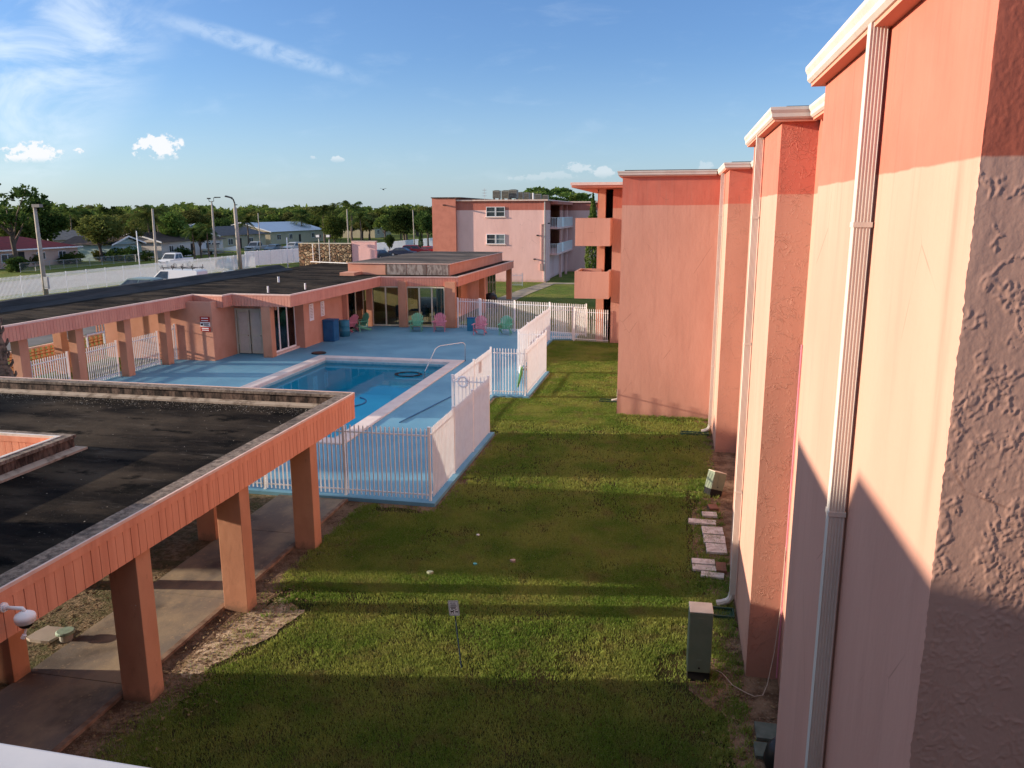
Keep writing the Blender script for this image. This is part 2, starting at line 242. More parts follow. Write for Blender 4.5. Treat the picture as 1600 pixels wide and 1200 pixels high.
# stone cladding
t = NT('rubble_stone'); v = t.n('ShaderNodeTexVoronoi', feature='F1'); t.set(v, 'Vector', t.coord('Object')); t.set(v, 'Scale', 4.2); hs = t.n('ShaderNodeSeparateColor'); t.set(hs, 0, v.outputs['Color'])
e = t.vor(4.2, feature='DISTANCE_TO_EDGE'); k = t.mix((0.10,0.06,0.03), (0.62,0.48,0.30), hs.outputs[0]); k = t.mix(k, (0.30,0.18,0.10), t.ramp(hs.outputs[1], .55, .8)); k = t.mix(k, (0.015,0.010,0.008), t.ramp(e, .055, .02))
M_STONE = t.done(k, 0.85, t.bump(t.math('ADD', t.ramp(e, 0, .16), t.math('MULTIPLY', t.noise(20, 5), .3)), 1.0, 0.12))
t = NT('weathered_plywood'); k = t.mix((0.34,0.31,0.29), (0.16,0.13,0.12), t.ramp(t.noise(2.6, 8, (1.0,1,.35), .6, dist=2.0), .40, .60)); M_PLY = t.done(k, 0.85)
# foliage
def foliage(name, a, b, yel=0.25, yc=(0.20,0.19,0.035)):
    t = NT(name); oi = t.n('ShaderNodeObjectInfo'); k = t.mix(a, b, t.ramp(t.noise(0.9, 5), .36, .64)); k = t.mix(k, yc, t.math('MULTIPLY', t.ramp(t.noise(2.6, 4), .52, .70), yel))
    hsv = t.n('ShaderNodeHueSaturation'); t.set(hsv, 'Color', k); t.set(hsv, 'Value', t.ramp(oi.outputs['Random'], 0, 1, 0.75, 1.25)); t.set(hsv, 'Hue', t.ramp(oi.outputs['Random'], 0, 1, 0.485, 0.51))
    d = t.n('ShaderNodeBsdfDiffuse'); t.set(d, 'Color', hsv.outputs[0]); tl = t.n('ShaderNodeBsdfTranslucent'); t.set(tl, 'Color', hsv.outputs[0]); mx = t.n('ShaderNodeMixShader'); t.set(mx, 0, 0.28); t.set(mx, 1, d.outputs[0]); t.set(mx, 2, tl.outputs[0])
    o = t.n('ShaderNodeOutputMaterial'); t.set(o, 0, mx.outputs[0]); return t.m
M_LEAF = foliage('leaves_mid', (0.060,0.110,0.026), (0.125,0.165,0.042))
M_LEAFN = foliage('leaves_olive', (0.075,0.095,0.030), (0.15,0.155,0.05), .35)
M_LEAFD = foliage('leaves_dark', (0.032,0.062,0.018), (0.065,0.100,0.028), .1)
M_LEAFY = foliage('leaves_pale', (0.095,0.125,0.035), (0.15,0.17,0.05), .4)
M_PALM = foliage('palm_fronds', (0.050,0.090,0.022), (0.10,0.13,0.04), .3, (0.22,0.19,0.05))
M_BARK = simple('bark', (0.13,0.10,0.08), (0.07,0.055,0.045), 4, .95, .6, 12)
M_PBARK = simple('palm_bark', (0.20,0.15,0.11), (0.05,0.035,0.03), 5, .95, .8, 9, st=(1,1,2), dirt=((0.36,0.30,0.24), 5, .5, .6))
t = NT('grass_blades'); k = t.mix((0.140,0.255,0.038), (0.30,0.355,0.085), t.ramp(t.noise(0.6, 5, kind='P'), .36, .64)); k = t.mix(k, (0.24,0.19,0.09), t.math('MULTIPLY', t.ramp(t.noise(1.7, 7, kind='P', rough=.62), .50, .70), .6)); k = t.mix(k, (0.42,0.43,0.19), t.ramp(t.noise(60, 2, kind='P'), .54, .70)); k = t.mix(k, (0.05,0.075,0.014), t.ramp(t.noise(34, 3, kind='P'), .58, .70))
d = t.n('ShaderNodeBsdfDiffuse'); t.set(d, 'Color', k); tl = t.n('ShaderNodeBsdfTranslucent'); t.set(tl, 'Color', k); mx = t.n('ShaderNodeMixShader'); t.set(mx, 0, 0.35); t.set(mx, 1, d.outputs[0]); t.set(mx, 2, tl.outputs[0]); o = t.n('ShaderNodeOutputMaterial'); t.set(o, 0, mx.outputs[0]); M_BLADE = t.m
def carpaint(name, c): return simple(name, c, rough=0.28, spec=0.6)

# ------------------------------------------------------------------ mesh helpers
class MB:
    def __init__(s): s.v = []; s.f = []
    def quad(s, *p):
        i = len(s.v); s.v += [tuple(q) for q in p]; s.f.append(tuple(range(i, i+len(p)))); return s
    def box(s, x0, x1, y0, y1, z0, z1):
        if x0 > x1: x0, x1 = x1, x0
        if y0 > y1: y0, y1 = y1, y0
        i = len(s.v); s.v += [(x, y, z) for z in (z0, z1) for x, y in ((x0,y0),(x1,y0),(x1,y1),(x0,y1))]
        s.f += [tuple(i+k for k in f) for f in ((0,3,2,1),(4,5,6,7),(0,1,5,4),(1,2,6,5),(2,3,7,6),(3,0,4,7))]; return s
    def prism(s, poly, z0, z1):           # counter-clockwise outline in XY
        n = len(poly); i = len(s.v); s.v += [(x, y, z0) for x, y in poly] + [(x, y, z1) for x, y in poly]
        s.f.append(tuple(i+k for k in reversed(range(n)))); s.f.append(tuple(i+n+k for k in range(n)))
        for k in range(n): s.f.append((i+k, i+(k+1) % n, i+n+(k+1) % n, i+n+k))
        return s
    def extr(s, poly, fn, a, b):          # 2-D outline placed by fn(u, v, w) between w=a and w=b
        n = len(poly); i = len(s.v); s.v += [fn(u, v, a) for u, v in poly] + [fn(u, v, b) for u, v in poly]
        s.f.append(tuple(i+k for k in reversed(range(n)))); s.f.append(tuple(i+n+k for k in range(n)))
        for k in range(n): s.f.append((i+k, i+(k+1) % n, i+n+(k+1) % n, i+n+k))
        return s
    def cyl(s, p0, p1, r0, r1=None, n=10, caps=True):
        r1 = r0 if r1 is None else r1; p0 = Vector(p0); p1 = Vector(p1); d = (p1-p0).normalized(); a = d.orthogonal().normalized(); b = d.cross(a)
        i = len(s.v)
        for p, r in ((p0, r0), (p1, r1)):
            for k in range(n):
                t = 2*math.pi*k/n; s.v.append(tuple(p + a*(r*math.cos(t)) + b*(r*math.sin(t))))
        for k in range(n): s.f.append((i+k, i+(k+1) % n, i+n+(k+1) % n, i+n+k))
        if caps: s.f.append(tuple(i+k for k in reversed(range(n)))); s.f.append(tuple(i+n+k for k in range(n)))
        return s
    def tube(s, pts, r, n=8):
        pts = [Vector(p) for p in pts]; m = len(pts); i = len(s.v); rr = r if isinstance(r, (list, tuple)) else [r]*m; a = None
        for j, p in enumerate(pts):
            d = (pts[min(j+1, m-1)] - pts[max(j-1, 0)]).normalized()
            a = d.orthogonal().normalized() if a is None else (a - d*a.dot(d)).normalized()
            b = d.cross(a)
            for k in range(n):
                t = 2*math.pi*k/n; s.v.append(tuple(p + a*(rr[j]*math.cos(t)) + b*(rr[j]*math.sin(t))))
        for j in range(m-1):
            for k in range(n): s.f.append((i+j*n+k, i+j*n+(k+1) % n, i+(j+1)*n+(k+1) % n, i+(j+1)*n+k))
        s.f.append(tuple(i+k for k in reversed(range(n)))); s.f.append(tuple(i+(m-1)*n+k for k in range(n))); return s
    def lathe(s, prof, c, n=16):
        i = len(s.v)
        for r, z in prof:
            for k in range(n):
                t = 2*math.pi*k/n; s.v.append((c[0]+r*math.cos(t), c[1]+r*math.sin(t), c[2]+z))
        for j in range(len(prof)-1):
            for k in range(n): s.f.append((i+j*n+k, i+j*n+(k+1) % n, i+(j+1)*n+(k+1) % n, i+(j+1)*n+k))
        return s
    def sweep(s, prof, path, closed=False):   # prof: (outward offset, z) points; path: XY line, outward = to the right of travel
        m = len(path); n = len(prof); i = len(s.v)
        for j in range(m):
            def dirn(a, b): v = Vector((path[b][0]-path[a][0], path[b][1]-path[a][1])); return v.normalized()
            if closed: d0, d1 = dirn(j-1, j), dirn(j, (j+1) % m)
            else: d0 = dirn(max(j-1,0), max(j,1)); d1 = dirn(min(j, m-2), min(j+1, m-1))
            n0 = Vector((d0.y, -d0.x)); n1 = Vector((d1.y, -d1.x)); b = (n0+n1).normalized(); k = 1.0/max(0.3, b.dot(n0))
            for o, z in prof: s.v.append((path[j][0]+b.x*o*k, path[j][1]+b.y*o*k, z))
        for j in range(m if closed else m-1):
            for k in range(n): s.f.append((i+j*n+k, i+((j+1) % m)*n+k, i+((j+1) % m)*n+(k+1) % n, i+j*n+(k+1) % n))
        if not closed: s.f.append(tuple(i+k for k in reversed(range(n)))); s.f.append(tuple(i+(m-1)*n+k for k in range(n)))
        return s
    def build(s, name, m, parent=None, smooth=False, bevel=0.0, fixn=True):
        root = parent
        while root is not None and root.parent is not None: root = root.parent
        off = Vector(root.location) if root is not None else Vector((0,0,0))
        me = bpy.data.meshes.new(name); me.from_pydata([(x-off.x, y-off.y, z-off.z) for x, y, z in s.v], [], s.f); me.materials.append(m)
        if fixn:
            import bmesh
            b = bmesh.new(); b.from_mesh(me); bmesh.ops.recalc_face_normals(b, faces=b.faces); b.to_mesh(me); b.free()
        if smooth: me.polygons.foreach_set('use_smooth', [True]*len(me.polygons))
        o = bpy.data.objects.new(name, me); col.objects.link(o); o.parent = parent
        if bevel: md = o.modifiers.new('bevel', 'BEVEL'); md.width = bevel; md.segments = 2; md.limit_method = 'ANGLE'
        return o
def tag(o, label=None, cat=None, group=None, kind=None):
    if label: o['label'] = label
    if cat: o['category'] = cat
    if group: o['group'] = group
    if kind: o['kind'] = kind
    return o
def empty(name, loc, label=None, cat=None, group=None):
    o = bpy.data.objects.new(name, None); o.empty_display_size = 0.2; o.location = loc; col.objects.link(o); return tag(o, label, cat, group)
def kids(o): return [c for c in bpy.data.objects if c.parent == o]
def copy_tree(o, parent=None):
    c = o.copy(); col.objects.link(c); c.parent = parent
    for ch in kids(o): copy_tree(ch, c)
    return c
def fastmesh(name, verts, faces_n, m, parent=None):   # verts: (n*k, 3) array, each run of k verts is a face
    k = faces_n; nv = len(verts); nf = nv//k; me = bpy.data.meshes.new(name); me.vertices.add(nv); me.vertices.foreach_set('co', verts.astype(np.float32).ravel())
    me.loops.add(nv); me.loops.foreach_set('vertex_index', np.arange(nv, dtype=np.int32)); me.polygons.add(nf); me.polygons.foreach_set('loop_start', np.arange(0, nv, k, dtype=np.int32)); me.polygons.foreach_set('loop_total', np.full(nf, k, dtype=np.int32))
    me.materials.append(m); me.update(calc_edges=True)
    o = bpy.data.objects.new(name, me); col.objects.link(o); o.parent = parent; return o
# ------------------------------------------------------------------ setting: ground, paths, deck, pool
def struct(o): o['kind'] = 'structure'; return o
def jag(poly, amp=0.12, step=0.25, seed=0, zt=0.0):      # irregular outline
    out = []; n = len(poly)
    for i in range(n):
        a = Vector(poly[i]); b = Vector(poly[(i+1) % n]); L = (b-a).length; m = max(1, int(L/step)); d = (b-a).normalized(); nn = Vector((d.y, -d.x))
        for j in range(m):
            p = a + (b-a)*(j/m); k = mnoise.noise(Vector((p.x*1.3+seed, p.y*1.3, seed*3.1)))*amp*1.6 + mnoise.noise(Vector((p.x*6+seed, p.y*6, seed)))*amp*0.8
            out.append((p.x+nn.x*k, p.y+nn.y*k))
    return out
def sheet(name, poly, z, m, thick=0):
    mb = MB()
    if thick: mb.prism(poly, z-thick, z)
    else: mb.quad(*[(x, y, z) for x, y in poly])
    return struct(mb.build(name, m))
PX0, PX1, PY0, PY1 = -17.1, -9.7, 21.8, 36.1     # pool, outside of the coping
# the big sheet is cut round the pool so that the basin stays open
g = MB()
S = 3500
xs = [-S, PX0+.2, PX1-.2, S]; ys = [-S, PY0+.2, PY1-.2, S]
for i in range(3):
    for j in range(3):
        if (i, j) != (1, 1): g.quad((xs[i], ys[j], 0), (xs[i+1], ys[j], 0), (xs[i+1], ys[j+1], 0), (xs[i], ys[j+1], 0))
struct(g.build('ground', M_LAWN))
sheet('street', [(-69, -60), (-57.5, -60), (-57.5, 420), (-69, 420)], 0.012, M_ASPH)
sheet('parking_lot', [(-49.5, 20), (-34, 20), (-34, 150), (-49.5, 150)], 0.008, M_PARK)
mb = MB()
for yk in range(30, 150, 3): mb.box(-49.4, -44.6, yk, yk+.1, .012, .016)
struct(mb.build('parking_lines', M_WHITE))
# walkway under the covered roof, its kerb and joints
mb = MB()
ysl = [-4, 0.2, 3.1, 6.3, 9.42, 12.2, 15.3, 17.55]
for a, b in zip(ysl, ysl[1:]): mb.box(-9.62, -7.86, a+.008, b-.008, -.1, .045)
struct(mb.build('concrete_path', M_PATH))
struct(MB().box(-7.85, -7.76, -4, 17.55, -.1, .06).build('path_kerb', M_KERB))
sheet('leaf_litter', jag([(-16, 2), (-9.3, 2), (-9.3, 17.6), (-16, 17.6)], .05, .4, 3), 0.010, M_LITTER)
sheet('dirt_strip_beside_path', jag([(-7.9, 0), (-7.1, 0), (-7.0, 6), (-6.85, 9.0), (-7.0, 10.6), (-7.0, 12.4), (-7.25, 14.5), (-7.2, 17.2), (-8, 17.5)], .10, .08, 5), 0.007, M_DIRT)
sheet('sandy_patch', jag([(-7.45, 9.9), (-7.1, 9.8), (-6.75, 10.6), (-6.45, 11.4), (-6.35, 12.1), (-6.9, 12.45), (-7.25, 11.9)], .11, .05, 9), 0.012, M_SAND)
sheet('dirt_strip_along_deck', jag([(-9.6, 17.3), (-5.5, 17.2), (-5.05, 17.6), (-5.25, 21), (-5.2, 24.2), (-5.7, 24.3), (-5.7, 17.8), (-9.6, 17.8)], .14, .2, 12), 0.006, M_DIRT)
sheet('dirt_strip_deck_notch', jag([(-5.3, 29), (-4.75, 31.5), (-4.9, 34.4), (-5.6, 34.6), (-5.6, 29)], .12, .2, 14), 0.006, M_SAND)
sheet('dirt_strip_deck_corner', jag([(-6.9, 24.0), (-6.2, 24.0), (-6.45, 27), (-6.5, 29.2), (-5.5, 28.95), (-5.5, 29.3), (-6.95, 29.5)], .1, .2, 15), 0.0065, M_SAND)
sheet('dirt_strip_along_wall', jag([(0.95, 4), (1.9, 4), (1.9, 15.6), (2.2, 16), (2.1, 23.7), (1.5, 27.4), (0.8, 27.4), (0.95, 23), (1.0, 20.5), (0.62, 18.5), (0.55, 16.0), (1.0, 13.9), (0.78, 12.6), (0.45, 11.7), (0.42, 11.0), (0.9, 10.4), (1.05, 8)], .13, .2, 21), 0.006, M_DIRT)
sheet('bare_patch_by_wall', jag([(-3.1, 32.0), (-1.9, 32.0), (-1.9, 34.6), (-2.9, 34.2)], .15, .2, 25), 0.006, M_SAND)
sheet('bare_patch_at_splash_block', jag([(-2.7, 28.9), (-1.9, 28.7), (-1.9, 30.2), (-2.7, 30.1)], .12, .2, 26), 0.006, M_SAND)
sheet('far_walkway', [(-14.9, 60), (-12.9, 60), (-12.6, 70), (-11.9, 79.5), (-9.0, 79.6), (-9.0, 81.2), (-13.2, 81.2), (-14.2, 72)], 0.02, M_PATH)
# pool deck slab round the basin (0.1 m high), notched like the fence
D0 = [(-24.2, 17.55), (-5.52, 17.55), (-5.52, 24.12), (-6.72, 24.12), (-6.72, 29.3), (-5.36, 29.3), (-5.36, 34.45), (-6.6, 34.45), (-6.6, 43.6), (-5.4, 43.9), (-5.4, 46.0), (-13.0, 48.0), (-24.2, 48.0)]
mb = MB(); zt = 0.10
mb.quad(*[(x, y, zt) for x, y in [(-24.2, 17.55), (-5.52, 17.55), (-5.52, PY0+.2), (-24.2, PY0+.2)]])
mb.quad(*[(x, y, zt) for x, y in [(-24.2, PY0+.2), (PX0+.2, PY0+.2), (PX0+.2, PY1-.2), (-24.2, PY1-.2)]])
mb.quad(*[(x, y, zt) for x, y in [(PX1-.2, PY0+.2), (-5.52, PY0+.2), (-5.52, 24.12), (-6.72, 24.12), (-6.72, 29.3), (-5.36, 29.3), (-5.36, 34.45), (-6.6, 34.45), (-6.6, PY1-.2), (PX1-.2, PY1-.2)]])
mb.quad(*[(x, y, zt) for x, y in [(-24.2, PY1-.2), (-6.6, PY1-.2), (-6.6, 43.6), (-5.4, 43.9), (-5.4, 46.0), (-13.0, 48.0), (-24.2, 48.0)]])
for i in range(len(D0)): a, b = D0[i], D0[(i+1) % len(D0)]; mb.quad((*a, -.1), (*b, -.1), (*b, zt), (*a, zt))
struct(mb.build('pool_deck', M_DECK, fixn=False))
pool = empty('swimming_pool', ((PX0+PX1)/2, (PY0+PY1)/2, 0), 'rectangular blue swimming pool with pale pink coping in the painted deck', 'swimming pool')
cw = .55; ix0, ix1, iy0, iy1 = PX0+cw, PX1-cw, PY0+cw, PY1-.42
mb = MB(); mb.sweep([(0.0, .02), (0.0, .145), (-.04, .16), (-cw+.03, .16), (-cw, .13), (-cw, -.02), (-cw+.1, -.02)], [(PX0, PY0), (PX1, PY0), (PX1, PY1), (PX0, PY1)], closed=True)
mb.build('coping', M_COPE, pool)
e = .004
mb = MB().quad((PX0+cw+e, PY0+cw+e, .01), (PX1-cw-e, PY0+cw+e, .01), (PX1-cw-e, PY0+cw+e, -1.6), (PX0+cw+e, PY0+cw+e, -1.6)).quad((PX1-cw-e, PY0+cw+e, .01), (PX1-cw-e, PY1-cw-e, .01), (PX1-cw-e, PY1-cw-e, -1.6), (PX1-cw-e, PY0+cw+e, -1.6)).quad((PX0+cw+e, PY1-cw-e, .01), (PX1-cw-e, PY1-cw-e, .01), (PX1-cw-e, PY1-cw-e, -1.6), (PX0+cw+e, PY1-cw-e, -1.6)).quad((PX0+cw+e, PY0+cw+e, .01), (PX0+cw+e, PY1-cw-e, .01), (PX0+cw+e, PY1-cw-e, -1.6), (PX0+cw+e, PY0+cw+e, -1.6))
mb.quad((PX0+cw, PY0+cw, -1.6), (PX1-cw, PY0+cw, -1.6), (PX1-cw, PY1-cw, -1.6), (PX0+cw, PY1-cw, -1.6)); mb.build('basin', M_PLAST, pool)
mb = MB(); q = .012
mb.sweep([(-cw-q, .0), (-cw-q, -.26), (-cw-.002, -.26), (-cw-.002, .0)], [(PX0, PY0), (PX1, PY0), (PX1, PY1), (PX0, PY1)], closed=True); mb.build('tile_band', M_TILE, pool)
mb = MB()
for k in range(3): mb.box(PX1-cw-2.6, PX1-cw-e, PY1-cw-.35*(k+1), PY1-cw-.35*k-e, -1.6, -.35-.28*k)
mb.build('underwater_steps', M_PLAST, pool)
mb = MB(); mb.quad(*[(x, y, -.10) for x, y in ((PX0+cw, PY0+cw), (PX1-cw, PY0+cw), (PX1-cw, PY1-cw), (PX0+cw, PY1-cw))]); mb.build('pool_water', M_WATER, pool)
mb = MB(); s_ = .55
mb.tube([(-9.64, 36.0, .12), (-9.64, 36.0, .9), (-9.68, 35.95, .99), (-9.76, 35.85, 1.03), (-10.55, 35.0, 1.0), (-10.66, 34.9, .95), (-10.75, 34.8, .86), (-11.1, 34.3, -.1), (-11.15, 34.2, -.5)], .022, 8); mb.build('grab_rail', M_METAL, pool, smooth=True)
# hoses
def hose(name, pts, r, m, label, cat='hose'):
    return tag(MB().tube(pts, r, 6).build(name, m, smooth=True), label, cat)
pts = []
for k in range(60): t = k/59*2*math.pi*2.2; pts.append((-12.9+(.75+.08*math.sin(t*.7))*math.cos(t)+k*.012, 27.4+(.75+.1*math.cos(t*.5))*math.sin(t)+k*.008, -.085+.004*math.sin(k)))
hose('vacuum_hose', pts, .028, M_BLUEB, 'dark blue vacuum hose floating in loops on the pool water')
pts = [(-11.6+.55*math.cos(t*.22)*(1+.15*math.sin(t)), 33.4+.5*math.sin(t*.22), -.07) for t in range(60)]
hose('vacuum_hose', pts, .025, M_BLACK, 'black hose coiled in the pool beside the grab rail')
tag(MB().lathe([(0, .02), (.36, .02), (.37, .0), (.37, -.02)], (-17.45, 36.75, .14)).build('deck_drain_cover', M_BLACK), 'round dark drain cover on the deck at the far pool corner', 'drain cover')
a = Vector((-8.9, 24.6, .125)); b = Vector((-8.0, 30.3, .125)); tag(MB().cyl(a, b, .022, n=6).build('pool_pole', M_BLUEB), 'long dark pool cleaning pole lying on the deck beside the coping', 'pole')

# grass blades standing on the near lawn (finer than the ground shading)
def grass(n, x0, x1, y0, y1, hmin, hmax, wd):
    x = np.random.uniform(x0, x1, n*2); u = np.random.uniform(0, 1, n*2); y = y0 + (y1-y0)*u**1.5
    keep = np.ones(len(x), bool)
    keep &= ~((x < -7.45) & (y < 17.6)); keep &= ~((x < -5.45) & (y > 17.45) & (y < 24.2)); keep &= ~((x < -6.65) & (y >= 24.2) & (y < 29.3)); keep &= ~((x < -5.3) & (y >= 29.3) & (y < 34.5)); keep &= ~((x < -6.55) & (y >= 34.5))
    keep &= ~((x > 1.28) | ((x > -1.9) & (y > 27.4)))
    # thin out on the bare strips and in worn patches
    nz = np.array([mnoise.noise(Vector((a*.9, b*.9, 3.0))) + .5*mnoise.noise(Vector((a*4, b*4, 1.0))) for a, b in zip(x, y)])
    pr = np.clip(.78 + nz*.75, .12, 1)
    ed = np.minimum.reduce([np.where(y < 17.6, x+7.0, 9), np.where((y > 17) & (y < 24.6), x+5.4, 9), 1.05-x + .1*nz, np.where((x < -5.4) & (y < 24), np.abs(17.5-y), 9)])
    edn = ed + nz*.45; pr = np.where(edn < -.22, .06, np.where(edn < .2, pr*((edn+.22)/.42*.9+.1), pr))
    sand = ((x+6.85-.25*(y-11.2))**2/.28 + (y-11.2)**2/1.6) < 1.0+nz*.9; pr = np.where(sand, pr*.12, pr)
    tr_ = ((x-.55)**2/.30 + (y-11.25)**2/.40) < 1.0+nz*1.6; pr = np.where(tr_, pr*.18, pr)
    pav = (x > .45) & (y > 15.2) & (y < 20); pr = np.where(pav, pr*.25, pr)
    keep &= np.random.uniform(0, 1, len(x)) < pr
    x, y = x[keep][:n], y[keep][:n]; m = len(x)
    an = np.random.uniform(0, 2*np.pi, m); h = np.random.uniform(hmin, hmax, m)*(1+.0*y); w = wd*np.random.uniform(.6, 1.3, m)*(0.6+y/18)
    lean = np.random.uniform(.08, .75, m); la = np.random.uniform(0, 2*np.pi, m); zz = np.zeros(m)+.0
    v = np.empty((m, 3, 3)); v[:,0] = np.stack([x-np.cos(an)*w/2, y-np.sin(an)*w/2, zz], 1); v[:,1] = np.stack([x+np.cos(an)*w/2, y+np.sin(an)*w/2, zz], 1); v[:,2] = np.stack([x+np.cos(la)*h*lean, y+np.sin(la)*h*lean, h+0*zz], 1)
    return v.reshape(-1, 3)
sheet('lawn_thatch_shade', [(-7.75, 3), (1.9, 3), (1.9, 16), (2.04, 16), (2.04, 23.5), (1.34, 24), (1.34, 27.45), (-1.87, 27.45), (-1.87, 43.2), (-3.5, 43.2), (-6.6, 43.8), (-6.6, 34.5), (-5.4, 34.5), (-5.4, 29.3), (-6.7, 29.3), (-6.7, 24.15), (-5.54, 24.15), (-5.54, 17.5), (-7.75, 17.5)], 0.003, M_THATCH_SHADE)
gv = np.concatenate([grass(270000, -7.4, 1.3, 7.3, 17.5, .035, .075, .013), grass(170000, -7.4, 1.3, 13, 28, .04, .075, .018), grass(120000, -6.6, -1.8, 26, 43.7, .04, .07, .026), grass(9000, -1.0, 1.3, 7.3, 12, .04, .09, .012)])
def tufts(n, per, xs_, ys_, hh):      # weeds and longer tufts
    cx = np.random.uniform(*xs_, n); cy = ys_[0] + (ys_[1]-ys_[0])*np.random.uniform(0, 1, n); ok_ = ~((cx < -7.3) & (cy < 17.6)) & ~((cx < -5.4) & (cy > 17.4)); cx = np.repeat(cx[ok_], per); cy = np.repeat(cy[ok_], per); m = len(cx)
    x = cx + np.random.normal(0, .035, m); y = cy + np.random.normal(0, .035, m); an = np.random.uniform(0, 6.28, m); h = np.random.uniform(.5, 1, m)*hh; w = .011; la = np.random.uniform(0, 6.28, m); v = np.empty((m, 3, 3))
    v[:,0] = np.stack([x-np.cos(an)*w, y-np.sin(an)*w, 0*x], 1); v[:,1] = np.stack([x+np.cos(an)*w, y+np.sin(an)*w, 0*x], 1); v[:,2] = np.stack([x+np.cos(la)*h*.6, y+np.sin(la)*h*.6, h], 1); return v.reshape(-1, 3)
gv = np.concatenate([gv, tufts(500, 26, (-7.2, 1.1), (7.5, 27), .10), tufts(260, 22, (-7.35, -6.9), (12.8, 17.4), .09), tufts(260, 22, (.75, 1.28), (8.5, 27), .11), tufts(160, 22, (-5.45, -5.0), (17.5, 25), .09), tufts(90, 22, (-1.85, 1.3), (27.2, 27.45), .12)])
tag(fastmesh('grass', gv, 3, M_BLADE), 'short mown grass with worn brown patches growing on the lawn', 'grass', kind='stuff')
# loose leaves and debris on the bare ground near the walkway
n = 5200; x = np.concatenate([np.random.uniform(-12.5, -9.55, 2600), np.random.normal(-7.1, .35, 1700), np.random.normal(1.05, .28, 900)]); y = np.concatenate([np.random.uniform(7.5, 17.4, 2600), np.random.uniform(7.5, 17.4, 1700), np.random.uniform(8.4, 26, 900)])
okk = ~((x > -9.62) & (x < -7.72)) & (x < 1.7); x = x[okk]; y = y[okk]; m = len(x); an = np.random.uniform(0, 6.28, m); s = np.random.uniform(.02, .05, m); v = np.empty((m, 4, 3)); zz = np.random.uniform(.014, .03, m)
for k, (a, b) in enumerate(((-1,0), (0,-.5), (1,0), (0,.5))): v[:,k] = np.stack([x+s*(a*np.cos(an)-b*np.sin(an)), y+s*(a*np.sin(an)+b*np.cos(an)), zz+(.015*np.random.rand(m) if k in (0, 3) else 0)], 1)
M_DEADL = simple('dead_leaf', (0.24,0.17,0.09), (0.10,0.065,0.035), 9, .85)
tag(fastmesh('fallen_leaves', v.reshape(-1, 3), 4, M_DEADL), 'dry fallen leaves scattered over bare soil', 'leaves', kind='stuff')
# ------------------------------------------------------------------ pink apartment building on the right
apt = empty('apartment_building', (4, 20, 0), 'three storey salmon and coral apartment building with stepped bays along the right side', 'building')
ZW = 8.22
sm, rg = MB(), MB()
def vface(mb, a, b, z0, z1): mb.quad((a[0], a[1], z0), (b[0], b[1], z0), (b[0], b[1], z1), (a[0], a[1], z1))
XR1, XR2 = 1.77, 2.05
# smooth faces look left, trowelled faces look towards the camera
for a, b in [((1.3,3.98),(1.3,8.28)), ((1.3,8.28),(XR1,8.28)), ((XR1,8.28),(XR1,11.56)), ((1.3,11.56),(1.3,15.6)), ((1.3,15.6),(XR2,15.6)), ((XR2,15.6),(XR2,23.6)), ((1.35,23.6),(1.35,27.5))]: vface(sm, a, b, 0, ZW)
vface(rg, (XR1,11.56), (1.3,11.56), 0, ZW)
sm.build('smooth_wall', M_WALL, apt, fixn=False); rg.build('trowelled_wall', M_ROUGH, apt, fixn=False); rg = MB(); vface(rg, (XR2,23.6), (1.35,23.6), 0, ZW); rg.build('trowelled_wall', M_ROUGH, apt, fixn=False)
# nearest trowelled face: relief is real geometry
nx, nz = 130, 740; X0, X1, Z0, Z1 = 1.3, 3.1, 0.0, ZW
xs = np.concatenate([np.linspace(X0, 2.05, 120), np.linspace(2.2, X1, 10)]); zs = np.concatenate([np.linspace(Z0, 2.8, 40), np.linspace(2.81, Z1, 700)]); V = []
for z in zs:
    for x in xs:
        p = Vector((x*5.2, z*4.2, 0.7)); q = p + mnoise.noise_vector(p*1.3)*.35 + mnoise.noise_vector(p*6)*.13
        F0 = mnoise.voronoi(q*1.25)[0]; F1_ = mnoise.voronoi(q*3.3)[0]; r_ = F0[1]-F0[0]; r2 = F1_[1]-F1_[0]; mk = mnoise.noise(p*.55 + Vector((3, 9, 2)))
        mk2 = mnoise.noise(p*1.7 + Vector((1, 4, 8))); h = max(0, 1 - r_/.060)*max(0, min(1, (mk2+.14)*6)) + .75*max(0, 1 - r2/.12)*max(0, min(1, (mk2*.9+mk-.06)*7)) ; d = max(0, mnoise.noise(p*10.0) - .20)*2.6*max(0, min(1, (mk+.1)*5))
        edge = min(1, (x-X0)/.006); up = 1.0 if z < 7.24 else 0.30
        y = 3.98 - edge*(up*(.0036*min(1, h)**.8 + .0016*min(1, d)) + .0010*mnoise.noise(p*.5) + .0006*mnoise.noise(p*9))
        V.append((x + (0 if x > X0+.03 else (.006*mnoise.noise(Vector((z*5, 1, 2))) + (.007 if z < 7.24 else .002)*mnoise.noise(Vector((z*31, 1, 2)))-.004)*(1-(x-X0)/.03)), y, z))
me = bpy.data.meshes.new('near_trowelled_wall'); F = [(j*nx+i, j*nx+i+1, (j+1)*nx+i+1, (j+1)*nx+i) for j in range(nz-1) for i in range(nx-1)]
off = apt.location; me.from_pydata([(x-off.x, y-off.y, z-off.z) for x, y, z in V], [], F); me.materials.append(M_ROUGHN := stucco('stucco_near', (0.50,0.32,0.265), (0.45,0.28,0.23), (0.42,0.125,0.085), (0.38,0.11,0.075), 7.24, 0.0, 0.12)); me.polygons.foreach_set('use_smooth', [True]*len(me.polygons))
o = bpy.data.objects.new('near_trowelled_wall', me); col.objects.link(o); o.parent = apt
